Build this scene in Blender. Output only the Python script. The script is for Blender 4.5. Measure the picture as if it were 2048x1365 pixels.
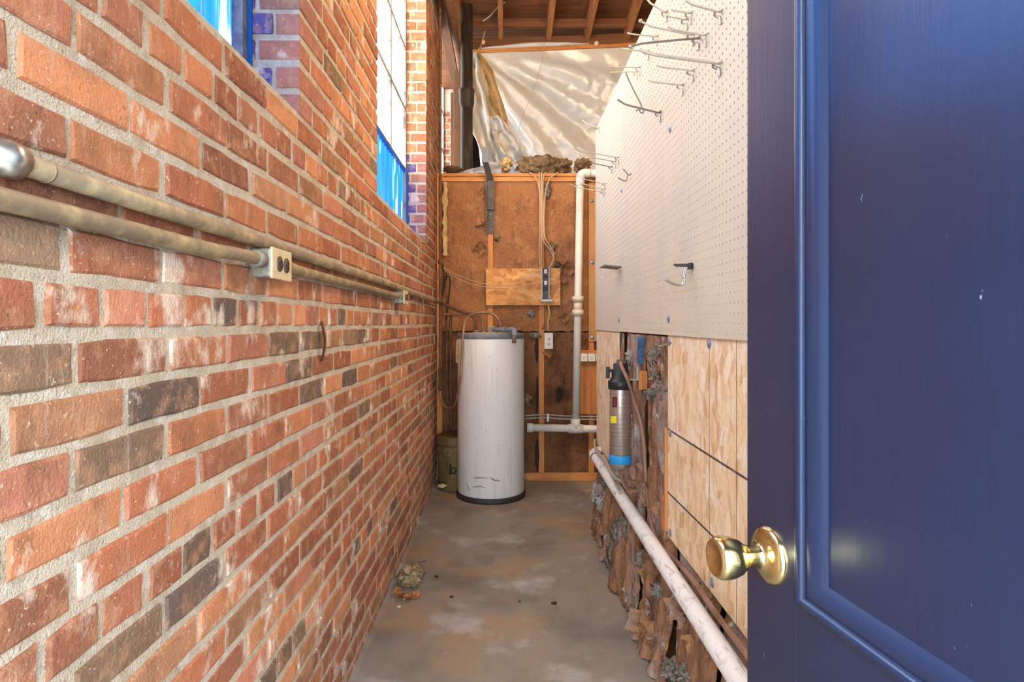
import bpy, bmesh, math, random
from mathutils import Vector, Matrix, noise

for o in list(bpy.data.objects):
    bpy.data.objects.remove(o)
scene = bpy.context.scene
COL = scene.collection

# ------------------------------------------------------------------ camera
F, CX, CY, H = 1190.0, 1010.0, 647.0, 1.22      # focal length, vanishing point (px), eye height (m)
cam_d = bpy.data.cameras.new('camera')
cam = bpy.data.objects.new('camera', cam_d)
COL.objects.link(cam)
cam.location = (0, 0, H)
cam.rotation_euler = (math.pi / 2, 0, 0)
cam_d.sensor_width = 36.0
cam_d.sensor_fit = 'HORIZONTAL'
cam_d.lens = F / 2048 * 36.0
cam_d.shift_x = (1024 - CX) / 2048
cam_d.shift_y = -(682.5 - CY) / 2048
cam_d.clip_start = 0.02
scene.camera = cam

# ------------------------------------------------------------------ world, exposure
W = bpy.data.worlds.new('sky')
scene.world = W
W.use_nodes = True
bg = W.node_tree.nodes['Background']
bg.inputs[0].default_value = (0.80, 0.90, 1.0, 1)
bg.inputs[1].default_value = 12.0
PANE_W, BLUE_W = 4.2, 5.0        # daylight behind the frosted and the blue panes
BULB_A, FILL_BULB = 1800.0, 550.0    # warm loft bulb, and an unseen fill bulb added over the passage
vs = scene.view_settings
vs.view_transform = 'Standard'
vs.look = 'None'
vs.exposure = 0.50
vs.gamma = 1.0
vs.use_curve_mapping = False
scene.cycles.use_denoising = True
scene.cycles.use_adaptive_sampling = True
scene.cycles.adaptive_threshold = 0.03
scene.cycles.max_bounces = 6
scene.cycles.diffuse_bounces = 4
scene.cycles.glossy_bounces = 3
scene.cycles.sample_clamp_indirect = 6.0
pl = bpy.data.lights.new('doorway_daylight', 'AREA')      # sampling portal for the sky in the open doorway
pl.shape = 'RECTANGLE'; pl.size = 0.84; pl.size_y = 2.04
pl.cycles.is_portal = True
po = bpy.data.objects.new('doorway_daylight', pl)
COL.objects.link(po)
po.location = (0.02, -0.26, 1.02)
po.rotation_euler = (math.radians(90), 0, 0)

# ------------------------------------------------------------------ helpers
def lin(c):
    c /= 255.0
    return c / 12.92 if c <= 0.04045 else ((c + 0.055) / 1.055) ** 2.4
def S(r, g, b):
    return (lin(r), lin(g), lin(b), 1.0)

def P(px, py, Y):
    return Vector(((px - CX) * Y / F, Y, H - (py - CY) * Y / F))

def mat(name, base, rough=0.75, metal=0.0, layers=(), bump=(), attr=None, spec=0.4, emit=None, estr=0.0, coat=0.0, bdist=0.01, trans=0.0):
    m = bpy.data.materials.new(name)
    m.use_nodes = True
    nt = m.node_tree
    N, L = nt.nodes, nt.links
    b = N['Principled BSDF']
    b.inputs['Roughness'].default_value = rough
    b.inputs['Metallic'].default_value = metal
    b.inputs['Specular IOR Level'].default_value = spec
    b.inputs['Coat Weight'].default_value = coat
    b.inputs['Coat Roughness'].default_value = 0.27
    if trans:
        b.inputs['Transmission Weight'].default_value = trans
    geo = N.new('ShaderNodeNewGeometry')
    def tex(scale, detail=4.0, rough_=0.6, dist=0.0):
        if isinstance(scale, (tuple, list)):
            v = N.new('ShaderNodeVectorMath'); v.operation = 'MULTIPLY'
            L.new(geo.outputs['Position'], v.inputs[0]); v.inputs[1].default_value = scale
            src, sc = v.outputs[0], 1.0
        else:
            src, sc = geo.outputs['Position'], scale
        t = N.new('ShaderNodeTexNoise')
        L.new(src, t.inputs['Vector'])
        t.inputs['Scale'].default_value = sc
        t.inputs['Detail'].default_value = detail
        t.inputs['Roughness'].default_value = rough_
        t.inputs['Distortion'].default_value = dist
        return t.outputs[0]
    if attr:
        a = N.new('ShaderNodeAttribute'); a.attribute_name = attr
        cur = a.outputs['Color']
    else:
        rgb = N.new('ShaderNodeRGB'); rgb.outputs[0].default_value = base
        cur = rgb.outputs[0]
    for ly in layers:
        col, scale, lo, hi = ly[:4]
        detail = ly[4] if len(ly) > 4 else 5.0
        strength = ly[5] if len(ly) > 5 else 1.0
        dist = ly[6] if len(ly) > 6 else 0.0
        t = tex(scale, detail, 0.62, dist)
        mr = N.new('ShaderNodeMapRange')
        L.new(t, mr.inputs[0])
        mr.inputs[1].default_value = lo; mr.inputs[2].default_value = hi
        mr.inputs[3].default_value = 0.0; mr.inputs[4].default_value = strength
        mx = N.new('ShaderNodeMix'); mx.data_type = 'RGBA'
        L.new(mr.outputs[0], mx.inputs[0])
        L.new(cur, mx.inputs[6]); mx.inputs[7].default_value = col
        cur = mx.outputs[2]
    L.new(cur, b.inputs['Base Color'])
    prev = None
    for (scale, strength) in bump:
        t = tex(scale, 6.0)
        bp = N.new('ShaderNodeBump')
        bp.inputs['Strength'].default_value = strength
        bp.inputs['Distance'].default_value = bdist
        L.new(t, bp.inputs['Height'])
        if prev: L.new(prev, bp.inputs['Normal'])
        prev = bp.outputs[0]
    if prev: L.new(prev, b.inputs['Normal'])
    if emit is not None:
        b.inputs['Emission Color'].default_value = emit
        b.inputs['Emission Strength'].default_value = estr
    return m

class MB:
    def __init__(self):
        self.v, self.f, self.c = [], [], []
        self.sm = []
    def add(self, vs_, fs, smooth=False):
        o = len(self.v)
        self.v += [tuple(x) for x in vs_]
        self.f += [tuple(i + o for i in q) for q in fs]
        self.sm += [smooth] * len(fs)
        return self
    def box(self, a, b, rot=None, piv=None):
        x0, y0, z0 = a; x1, y1, z1 = b
        vs_ = [Vector(p) for p in ((x0,y0,z0),(x1,y0,z0),(x1,y1,z0),(x0,y1,z0),(x0,y0,z1),(x1,y0,z1),(x1,y1,z1),(x0,y1,z1))]
        if rot:
            pv = Vector(piv) if piv else (Vector(a) + Vector(b)) / 2
            vs_ = [rot @ (p - pv) + pv for p in vs_]
        return self.add(vs_, [(0,3,2,1),(4,5,6,7),(0,1,5,4),(1,2,6,5),(2,3,7,6),(3,0,4,7)])
    def bbox(self, a, b, w=0.003, rot=None, piv=None):      # bevelled box
        bm = bmesh.new()
        c = (Vector(a) + Vector(b)) / 2
        s = Vector(b) - Vector(a)
        bmesh.ops.create_cube(bm, size=1.0, matrix=Matrix.Translation(c) @ Matrix.Diagonal((abs(s.x), abs(s.y), abs(s.z), 1)))
        bmesh.ops.bevel(bm, geom=bm.edges[:], offset=min(w, min(abs(s.x), abs(s.y), abs(s.z)) * 0.45), segments=2, affect='EDGES', profile=0.6)
        pv = Vector(piv) if piv else c
        vs_ = [(rot @ (v.co - pv) + pv) if rot else v.co.copy() for v in bm.verts]
        bm.verts.index_update()
        fs = [tuple(v.index for v in f.verts) for f in bm.faces]
        bm.free()
        return self.add(vs_, fs)
    def tube(self, pts, r, n=10, caps=True):
        pts = [Vector(p) for p in pts]
        rs = r if isinstance(r, (list, tuple)) else [r] * len(pts)
        vs_, fs = [], []
        up = None
        for i, p in enumerate(pts):
            d = (pts[min(i + 1, len(pts) - 1)] - pts[max(i - 1, 0)])
            d = d.normalized() if d.length > 1e-9 else Vector((0, 0, 1))
            if up is None:
                a = Vector((0, 0, 1)) if abs(d.z) < 0.9 else Vector((1, 0, 0))
                up = (a - d * a.dot(d)).normalized()
            else:
                up = (up - d * up.dot(d)).normalized()
            s = d.cross(up)
            for k in range(n):
                t = 2 * math.pi * k / n
                vs_.append(p + (up * math.cos(t) + s * math.sin(t)) * rs[i])
        for i in range(len(pts) - 1):
            for k in range(n):
                k2 = (k + 1) % n
                fs.append((i*n+k, i*n+k2, (i+1)*n+k2, (i+1)*n+k))
        self.add(vs_, fs, True)
        if caps:
            o = len(self.v) - len(vs_)
            self.f += [tuple(o + k for k in reversed(range(n))), tuple(o + (len(pts)-1)*n + k for k in range(n))]
            self.sm += [False, False]
        return self
    def lathe(self, prof, n=32, origin=(0,0,0), axis=(0,0,1), smooth=True):
        ax = Vector(axis).normalized()
        a = Vector((0,0,1)) if abs(ax.z) < 0.9 else Vector((1,0,0))
        u = (a - ax * a.dot(ax)).normalized(); w = ax.cross(u)
        o0 = Vector(origin)
        vs_, fs = [], []
        for (r, h) in prof:
            for k in range(n):
                t = 2 * math.pi * k / n
                vs_.append(o0 + ax * h + (u * math.cos(t) + w * math.sin(t)) * max(r, 1e-5))
        for i in range(len(prof) - 1):
            for k in range(n):
                k2 = (k + 1) % n
                fs.append((i*n+k, i*n+k2, (i+1)*n+k2, (i+1)*n+k))
        return self.add(vs_, fs, smooth)
    def grid(self, fn, nu, nv, smooth=True):
        vs_ = [fn(i / nu, j / nv) for j in range(nv + 1) for i in range(nu + 1)]
        fs = [(j*(nu+1)+i, j*(nu+1)+i+1, (j+1)*(nu+1)+i+1, (j+1)*(nu+1)+i) for j in range(nv) for i in range(nu)]
        return self.add(vs_, fs, smooth)
    def blob(self, c, s, seed=0, amp=0.45, sub=3, freq=2.2, flat=None):
        bm = bmesh.new()
        bmesh.ops.create_icosphere(bm, subdivisions=sub, radius=1.0)
        bm.verts.index_update()
        c = Vector(c); vs_ = []
        for v in bm.verts:
            d = v.co.normalized()
            k = 1 + amp * noise.fractal(d * freq + Vector((seed * 7.1, seed * 3.3, 0)), 0.7, 2.1, 4)
            p = Vector((d.x * s[0], d.y * s[1], d.z * s[2])) * k + c
            if flat is not None: p.z = max(p.z, flat)
            vs_.append(p)
        fs = [tuple(v.index for v in f.verts) for f in bm.faces]
        bm.free()
        return self.add(vs_, fs, True)
    def build(self, name, m, parent=None, origin=None):
        me = bpy.data.meshes.new(name)
        if parent is not None:
            off = Vector(parent['_base'])
        else:
            if origin is None:
                xs = [p[0] for p in self.v]; ys = [p[1] for p in self.v]; zs = [p[2] for p in self.v]
                origin = ((min(xs)+max(xs))/2, (min(ys)+max(ys))/2, min(zs))
            off = Vector(origin)
        me.from_pydata([tuple(Vector(p) - off) for p in self.v], [], self.f)
        me.polygons.foreach_set('use_smooth', self.sm)
        if self.c:
            at = me.color_attributes.new('tone', 'FLOAT_COLOR', 'POINT')
            flat = []
            for c in self.c: flat += list(c)
            at.data.foreach_set('color', flat)
        me.update()
        me.materials.append(m)
        o = bpy.data.objects.new(name, me)
        COL.objects.link(o)
        if parent is not None:
            o.parent = parent
        else:
            o.location = off
        o['_base'] = tuple(off)
        return o

def empty(name, loc, label=None, cat=None, group=None, kind=None):
    o = bpy.data.objects.new(name, None)
    COL.objects.link(o)
    o.location = loc
    o.empty_display_size = 0.05
    o['_base'] = tuple(loc)
    return tag(o, label, cat, group, kind)
def tag(o, label=None, cat=None, group=None, kind=None):
    if label: o['label'] = label
    if cat: o['category'] = cat
    if group: o['group'] = group
    if kind: o['kind'] = kind
    return o
def struct(mb, name, m, label):
    return tag(mb.build(name, m), label, None, None, 'structure')

def smooth_path(pts, n=8):          # Catmull-Rom through the points
    pts = [Vector(p) for p in pts]
    out = []
    for i in range(len(pts) - 1):
        p0 = pts[max(i-1, 0)]; p1 = pts[i]; p2 = pts[i+1]; p3 = pts[min(i+2, len(pts)-1)]
        for k in range(n):
            t = k / n
            out.append(0.5 * ((2*p1) + (p2-p0)*t + (2*p0-5*p1+4*p2-p3)*t*t + (3*p1-p0-3*p2+p3)*t**3))
    out.append(pts[-1])
    return out

random.seed(11)
RX = lambda a: Matrix.Rotation(a, 3, 'X')
RY = lambda a: Matrix.Rotation(a, 3, 'Y')
RZ = lambda a: Matrix.Rotation(a, 3, 'Z')
def fr(x, y, z, o=5, h=0.8): return noise.fractal(Vector((x, y, z)), h, 2.0, o)

# ------------------------------------------------------------------ materials
M = {}
M['brick'] = mat('brick_clay', None, 0.92, attr='tone', spec=0.2, layers=[
    (S(124, 92, 70), 11.0, 0.46, 0.70, 7, 0.60),
    (S(212, 160, 124), 26.0, 0.50, 0.70, 7, 0.50),
    (S(92, 62, 48), (16, 16, 9), 0.60, 0.74, 8, 0.55),
    (S(232, 216, 198), (10, 10, 7), 0.565, 0.66, 10, 0.8),
    (S(222, 206, 190), (46, 46, 6), 0.60, 0.74, 6, 0.35),
    (S(236, 222, 202), 150.0, 0.64, 0.70, 3, 0.55),
    (S(70, 48, 38), 130.0, 0.65, 0.73, 3, 0.6),
], bump=[(45.0, 0.5), (200.0, 0.7)], bdist=0.005)
M['mortar'] = mat('mortar', S(226, 212, 190), 0.95, layers=[
    (S(192, 172, 146), 14.0, 0.45, 0.68, 8, 0.8), (S(244, 238, 228), 34.0, 0.53, 0.66, 7, 0.7),
    (S(96, 82, 68), 160.0, 0.64, 0.72, 3, 0.7)], bump=[(60.0, 0.9), (240.0, 0.9)], bdist=0.006, spec=0.2)
M['floor'] = mat('concrete_floor', S(150, 142, 132), 0.55, layers=[
    (S(180, 146, 102), 1.6, 0.47, 0.64, 5, 0.7), (S(106, 100, 94), 2.4, 0.50, 0.68, 9, 0.75),
    (S(206, 208, 210), 2.8, 0.55, 0.70, 10, 0.7), (S(98, 88, 78), (5, 2.2, 5), 0.57, 0.74, 9, 0.6),
    (S(74, 66, 58), 45.0, 0.64, 0.75, 6, 0.6), (S(222, 218, 208), 140.0, 0.68, 0.75, 3, 0.5)],
    bump=[(9.0, 0.2), (120.0, 0.25)], bdist=0.01, spec=0.45)
M['ground'] = mat('ground_concrete', S(170, 168, 160), 0.9, layers=[(S(130, 128, 120), 3.0, 0.4, 0.7)])
M['white_pipe'] = mat('painted_steel_pipe', S(238, 238, 236), 0.5, layers=[
    (S(120, 118, 112), (60, 12, 60), 0.58, 0.68, 6, 0.85), (S(158, 156, 150), 22.0, 0.55, 0.72, 6, 0.6)], bump=[(90, 0.15)])
M['pvc'] = mat('white_pvc', S(224, 222, 214), 0.42, layers=[(S(190, 182, 166), 8.0, 0.5, 0.75, 5, 0.6), (S(120, 110, 98), (120, 120, 10), 0.66, 0.74, 4, 0.6)])
M['cream_pvc'] = mat('cream_pvc', S(228, 214, 186), 0.45)
M['conduit'] = mat('dusty_conduit', S(142, 126, 104), 0.6, 0.25, layers=[
    (S(204, 182, 140), 16.0, 0.45, 0.65, 6, 0.7), (S(112, 104, 92), 30.0, 0.55, 0.72, 5, 0.6)], bump=[(120, 0.2)])
M['steel'] = mat('bright_steel', S(196, 194, 188), 0.32, 0.9)
M['galv'] = mat('galvanised_box', S(150, 150, 140), 0.55, 0.5, layers=[(S(96, 92, 78), 30.0, 0.45, 0.65, 5, 0.8), (S(178, 160, 120), 50.0, 0.55, 0.7, 4, 0.6)])
M['plate'] = mat('beige_plate', S(214, 196, 160), 0.5, layers=[(S(150, 126, 92), 40.0, 0.58, 0.75, 5, 0.6)])
M['socket'] = mat('brown_socket', S(84, 64, 52), 0.45)
M['slot'] = mat('dark_slot', S(22, 18, 16), 0.8)
M['white_plate'] = mat('white_plastic', S(232, 226, 212), 0.4)
M['black_rubber'] = mat('black_plastic', S(34, 36, 40), 0.42)
M['black_iron'] = mat('cast_iron', S(58, 52, 48), 0.6, 0.2, layers=[(S(104, 94, 84), (30, 30, 6), 0.5, 0.72, 6, 0.7)], bump=[(60, 0.3)])
M['rust'] = mat('rusty_pipe', S(122, 86, 58), 0.7, 0.2, layers=[(S(70, 48, 34), 30, 0.45, 0.65, 5, 0.8), (S(188, 160, 124), 60, 0.6, 0.72, 4, 0.6)], bump=[(120, 0.3)])
M['copper'] = mat('copper_tube', S(160, 126, 98), 0.45, 0.3, layers=[(S(112, 80, 62), 22, 0.45, 0.7, 5, 0.8)])
def woodmat(name, a, b_, c, axis, rough=0.7):
    sc = {'x': (2.0, 40, 40), 'y': (40, 2.0, 40), 'z': (40, 40, 2.0)}[axis]
    sc2 = tuple(s * 3 for s in sc)
    return mat(name, a, rough, layers=[(b_, sc, 0.42, 0.64, 6, 0.85, 0.6), (c, sc2, 0.55, 0.72, 5, 0.6), (c, 5.0, 0.58, 0.74, 6, 0.5)], bump=[(sc2, 0.15)], bdist=0.003)
M['stud'] = woodmat('stud_pine', S(214, 146, 84), S(190, 120, 62), S(136, 84, 46), 'z')
M['plate_wood'] = woodmat('plate_pine', S(214, 148, 84), S(180, 112, 58), S(112, 66, 36), 'x')
M['rafter'] = woodmat('rafter_pine', S(176, 120, 72), S(146, 92, 52), S(96, 58, 34), 'y')
M['roof_plank'] = woodmat('roof_plank', S(124, 80, 50), S(98, 60, 36), S(52, 32, 22), 'x')
M['old_beam'] = woodmat('old_beam', S(116, 78, 50), S(92, 58, 36), S(54, 34, 24), 'y')
M['old_post'] = woodmat('old_post', S(104, 70, 46), S(84, 54, 34), S(52, 34, 24), 'z')
M['plywood'] = woodmat('plywood', S(196, 128, 70), S(164, 96, 46), S(118, 66, 32), 'z')
M['dark_board'] = mat('dark_sheathing', S(60, 42, 30), 0.9, layers=[(S(36, 26, 20), 6.0, 0.45, 0.65)])
M['kraft'] = mat('kraft_paper', S(194, 134, 86), 0.7, layers=[
    (S(156, 102, 62), 5.0, 0.45, 0.68, 7, 0.7), (S(228, 174, 118), 11.0, 0.52, 0.70, 6, 0.5),
    (S(120, 78, 52), (16, 16, 4), 0.57, 0.73, 7, 0.65), (S(60, 42, 30), 3.0, 0.68, 0.80, 7, 0.7)],
    bump=[((24, 24, 15), 0.9), ((70, 70, 46), 0.8)], bdist=0.035, spec=0.45)
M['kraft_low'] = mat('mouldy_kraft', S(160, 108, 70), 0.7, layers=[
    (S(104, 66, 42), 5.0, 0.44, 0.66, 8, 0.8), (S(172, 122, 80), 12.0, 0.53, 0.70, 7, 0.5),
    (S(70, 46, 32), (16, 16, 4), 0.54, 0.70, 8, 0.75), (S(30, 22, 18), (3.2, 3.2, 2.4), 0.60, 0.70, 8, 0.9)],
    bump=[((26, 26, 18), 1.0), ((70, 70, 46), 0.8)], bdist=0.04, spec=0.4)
M['kraft_old'] = mat('weathered_kraft', S(168, 124, 92), 0.8, layers=[
    (S(122, 84, 58), (8, 8, 4), 0.44, 0.60, 8, 0.85), (S(186, 176, 172), (5, 5, 2.6), 0.50, 0.64, 9, 0.75),
    (S(92, 64, 48), (24, 24, 7), 0.53, 0.68, 8, 0.8), (S(204, 150, 102), 14.0, 0.56, 0.68, 7, 0.7),
    (S(214, 208, 200), (18, 18, 9), 0.62, 0.69, 9, 0.8),
    (S(70, 108, 164), 9.0, 0.70, 0.73, 4, 0.9), (S(50, 40, 34), 26, 0.62, 0.70, 7, 0.85)],
    bump=[((30, 30, 12), 1.0), ((90, 90, 50), 0.8)], bdist=0.016)
M['fluff'] = mat('grey_fibre', S(200, 190, 176), 1.0, layers=[(S(120, 104, 88), 40.0, 0.45, 0.62, 8, 0.9), (S(232, 226, 214), 34.0, 0.55, 0.70, 6, 0.8)], bump=[(70.0, 1.0), (190.0, 1.0)], bdist=0.02, spec=0.1)
M['brown_fluff'] = mat('brown_fibre', S(190, 160, 120), 1.0, layers=[(S(104, 76, 52), 14.0, 0.44, 0.62, 7, 0.9), (S(232, 214, 180), 26.0, 0.55, 0.68, 6, 0.8)], bump=[(50.0, 1.0), (160.0, 1.0)], bdist=0.025, spec=0.1)
M['white_fluff'] = mat('white_fibre', S(214, 210, 200), 1.0, layers=[(S(150, 144, 134), 30.0, 0.48, 0.66, 6, 0.8)], bump=[(70.0, 1.0)], bdist=0.02, spec=0.1)
M['foil'] = mat('foil_facing', S(176, 178, 182), 0.45, 0.4, layers=[(S(120, 118, 116), 16.0, 0.5, 0.7, 6, 0.7)], bump=[(40, 0.6)])
M['plastic'] = mat('cloudy_plastic', S(204, 206, 206), 0.24, spec=0.8, layers=[(S(222, 214, 198), 2.2, 0.45, 0.65, 4, 0.6), (S(188, 174, 152), 3.5, 0.58, 0.75, 6, 0.5)], bump=[((5, 5, 22), 0.12)], bdist=0.02)
M['yellow_paper'] = mat('yellowed_paper', S(206, 176, 122), 0.55, layers=[(S(150, 116, 70), 8.0, 0.5, 0.7, 6, 0.8), (S(228, 208, 166), 14.0, 0.55, 0.7, 5, 0.6)], bump=[(26, 0.5)])
M['pegboard'] = mat('painted_hardboard', S(210, 201, 179), 0.6, layers=[(S(192, 190, 184), 3.0, 0.45, 0.65, 6, 0.5), (S(184, 164, 138), 9.0, 0.60, 0.76, 6, 0.4)], bump=[(90, 0.08)], spec=0.3)
M['brownpeg'] = mat('bare_hardboard', S(200, 152, 98), 0.7, layers=[(S(176, 126, 76), 6.0, 0.45, 0.7, 6, 0.6)])
def osbmat(name, cols, sc, sc2):
    m = mat(name, cols[0], 0.75, bump=[(60.0, 0.2)], bdist=0.003)
    nt = m.node_tree; N, L = nt.nodes, nt.links
    bs = N['Principled BSDF']
    geo = N.new('ShaderNodeNewGeometry')
    ns = N.new('ShaderNodeTexNoise'); ns.inputs['Scale'].default_value = 5.0; ns.inputs['Detail'].default_value = 3.0
    L.new(geo.outputs['Position'], ns.inputs['Vector'])
    ad = N.new('ShaderNodeVectorMath'); ad.operation = 'MULTIPLY_ADD'
    L.new(ns.outputs['Color'], ad.inputs[0]); ad.inputs[1].default_value = (.10, .10, .05); L.new(geo.outputs['Position'], ad.inputs[2])
    cur = None
    for i, scl in enumerate((sc, sc2)):
        mu = N.new('ShaderNodeVectorMath'); mu.operation = 'MULTIPLY'
        L.new(ad.outputs[0], mu.inputs[0]); mu.inputs[1].default_value = scl
        vo = N.new('ShaderNodeTexVoronoi'); vo.inputs['Scale'].default_value = 1.0
        L.new(mu.outputs[0], vo.inputs['Vector'])
        sp = N.new('ShaderNodeSeparateColor'); L.new(vo.outputs['Color'], sp.inputs[0])
        rp = N.new('ShaderNodeValToRGB')
        el = rp.color_ramp.elements
        el[0].color = cols[1]; el[0].position = 0.0
        el[1].color = cols[2]; el[1].position = 1.0
        for pos, c in ((.12, cols[3]), (.3, cols[0]), (.7, cols[0])):
            e2 = el.new(pos); e2.color = c
        L.new(sp.outputs[0], rp.inputs[0])
        if cur is None: cur = rp.outputs[0]
        else:
            mx = N.new('ShaderNodeMix'); mx.data_type = 'RGBA'; mx.inputs[0].default_value = .5
            L.new(cur, mx.inputs[6]); L.new(rp.outputs[0], mx.inputs[7]); cur = mx.outputs[2]
    fn = N.new('ShaderNodeTexNoise'); fn.inputs['Scale'].default_value = 1.0; fn.inputs['Detail'].default_value = 5.0; fn.inputs['Distortion'].default_value = 1.0
    m3 = N.new('ShaderNodeVectorMath'); m3.operation = 'MULTIPLY'; L.new(ad.outputs[0], m3.inputs[0]); m3.inputs[1].default_value = tuple(q * 4 for q in sc)
    L.new(m3.outputs[0], fn.inputs['Vector'])
    mr = N.new('ShaderNodeMapRange'); L.new(fn.outputs[0], mr.inputs[0]); mr.inputs[1].default_value = .55; mr.inputs[2].default_value = .68; mr.inputs[4].default_value = .6
    mx = N.new('ShaderNodeMix'); mx.data_type = 'RGBA'; L.new(mr.outputs[0], mx.inputs[0]); L.new(cur, mx.inputs[6]); mx.inputs[7].default_value = cols[1]
    L.new(mx.outputs[2], bs.inputs['Base Color'])
    return m
M['osb'] = osbmat('osb_pale', [S(238, 212, 172), S(196, 148, 102), S(252, 244, 226), S(220, 182, 136)], (1, 42, 13), (1, 26, 17))
M['osb2'] = osbmat('osb_orange', [S(216, 152, 88), S(150, 92, 46), S(240, 196, 134), S(190, 124, 64)], (13, 1, 34), (22, 1, 24))
M['pencil'] = mat('pencil_line', S(72, 66, 62), 0.9, layers=[(S(150, 128, 104), 90, 0.5, 0.66, 4, 0.8)])
M['green'] = mat('dark_green_paint', S(38, 74, 58), 0.6)
M['blue_tape'] = mat('blue_tape', S(32, 142, 206), 0.5)
M['blue_cloth'] = mat('blue_rag', S(70, 110, 150), 0.9, layers=[(S(40, 66, 96), 30, 0.45, 0.65)])
M['tank'] = mat('white_enamel', S(242, 240, 236), 0.38, layers=[
    (S(212, 206, 196), (40, 40, 2.5), 0.52, 0.74, 6, 0.6), (S(134, 126, 116), (90, 90, 9), 0.66, 0.74, 5, 0.7), (S(90, 84, 78), 60, 0.70, 0.76, 3, 0.7)], spec=0.5)
M['tank_grey'] = mat('grey_enamel', S(112, 118, 126), 0.5, layers=[(S(164, 160, 152), 20, 0.52, 0.7, 6, 0.6)])
M['tank_top'] = mat('dusty_top', S(176, 166, 150), 0.8, layers=[(S(120, 108, 92), 24, 0.45, 0.65, 6, 0.8)])
M['scuff'] = mat('scuff', S(96, 94, 92), 0.8)
M['dark_base'] = mat('dark_base', S(46, 46, 48), 0.6, layers=[(S(86, 74, 62), 30, 0.5, 0.7, 5, 0.6)])
M['grey_pvc'] = mat('grey_pvc', S(140, 144, 156), 0.5, layers=[(S(110, 108, 110), 30, 0.5, 0.7)])
M['brown_pvc'] = mat('brown_stub', S(134, 104, 90), 0.6)
M['bucket'] = mat('dirty_bucket', S(108, 90, 52), 0.6, layers=[(S(66, 52, 34), (14, 14, 5), 0.45, 0.65, 6, 0.85), (S(168, 150, 96), 18, 0.58, 0.72, 5, 0.5)])
M['black'] = mat('black_ink', S(26, 24, 24), 0.7)
M['stainless'] = mat('brushed_stainless', S(206, 198, 190), 0.3, 0.8, layers=[(S(150, 140, 132), (6, 6, 160), 0.45, 0.65, 3, 0.6)])
M['red'] = mat('red_print', S(170, 40, 60), 0.5)
M['yellow'] = mat('yellow_sticker', S(226, 208, 40), 0.5)
M['brown_tube'] = mat('brown_tubing', S(150, 116, 96), 0.45, layers=[(S(116, 84, 66), 10, 0.45, 0.65)])
M['grey_cable'] = mat('grey_cable', S(168, 160, 148), 0.5)
M['tan_cable'] = mat('tan_cable', S(196, 164, 126), 0.55)
M['wire'] = mat('thin_wire', S(206, 186, 160), 0.4, 0.5)
M['zinc'] = mat('zinc_hook', S(208, 200, 184), 0.4, 0.35)
M['dark_zinc'] = mat('dull_hook', S(140, 132, 122), 0.45, 0.35)
M['blue_zinc'] = mat('blue_zinc_washer', S(150, 172, 196), 0.4, 0.6)
M['dark_metal'] = mat('grey_angle_iron', S(84, 78, 74), 0.5, 0.5, layers=[(S(128, 110, 94), 20, 0.5, 0.7, 5, 0.6)])
M['alu'] = mat('aluminium_channel', S(176, 172, 166), 0.4, 0.7)
M['door'] = mat('navy_gloss_paint', S(8, 34, 66), 0.30, spec=0.6, layers=[(S(17, 26, 48), 1.4, 0.42, 0.64, 3, 0.6), (S(150, 160, 190), (120, 120, 40), 0.735, 0.77, 3, 0.6)],
                bump=[((70, 70, 4), 0.16), ((16, 16, 5), 0.10)], bdist=0.004, coat=0.7)
M['brass'] = mat('polished_brass', S(218, 200, 146), 0.18, 1.0)
M['winsteel'] = mat('painted_steel_bar', S(150, 150, 146), 0.6, layers=[(S(70, 66, 62), 14, 0.48, 0.66, 6, 0.85)])
M['bluebar'] = mat('blue_painted_bar', S(20, 84, 160), 0.45)
M['pane'] = mat('frosted_pane', S(236, 240, 244), 0.4, emit=(1.0, 0.985, 0.96, 1), estr=PANE_W)
M['bluepane'] = mat('blue_ribbed_pane', S(18, 110, 220), 0.25, emit=(0.03, 0.28, 0.85, 1), estr=BLUE_W, spec=0.7)
_m = M['bluepane']; _n = _m.node_tree.nodes; _l = _m.node_tree.links
_g = _n.new('ShaderNodeNewGeometry'); _s = _n.new('ShaderNodeVectorMath'); _s.operation = 'MULTIPLY'
_l.new(_g.outputs['Position'], _s.inputs[0]); _s.inputs[1].default_value = (1, 34, 2.2)
_t = _n.new('ShaderNodeTexNoise'); _t.inputs['Scale'].default_value = 1.0; _t.inputs['Detail'].default_value = 2.0
_l.new(_s.outputs[0], _t.inputs['Vector'])
_r = _n.new('ShaderNodeValToRGB'); _l.new(_t.outputs[0], _r.inputs[0])
_e = _r.color_ramp.elements
_e[0].position = .40; _e[0].color = (0.003, 0.040, 0.22, 1)
_e[1].position = .72; _e[1].color = (0.70, 0.88, 1.0, 1)  # white highlight streaks painted into the panel's glow
_x = _e.new(.60); _x.color = (0.006, 0.075, 0.36, 1)
_l.new(_r.outputs[0], _n['Principled BSDF'].inputs['Emission Color'])
M['clump'] = mat('tan_fuzz', S(206, 178, 136), 1.0, layers=[(S(146, 114, 80), 30, 0.42, 0.62, 6, 0.9), (S(220, 196, 150), 44, 0.56, 0.7, 5, 0.7)], bump=[(120, 1.0)], bdist=0.02)
M['leaf'] = mat('dry_leaf', S(166, 112, 66), 0.8, layers=[(S(90, 50, 28), 60, 0.45, 0.65)])
M['debris'] = mat('dark_debris', S(52, 40, 32), 0.9)
M['bulb'] = mat('bulb_glass', S(255, 240, 210), 0.3, emit=(1.0, 0.70, 0.40, 1), estr=1.0)
M['porcelain'] = mat('porcelain', S(230, 226, 216), 0.3)

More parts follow.
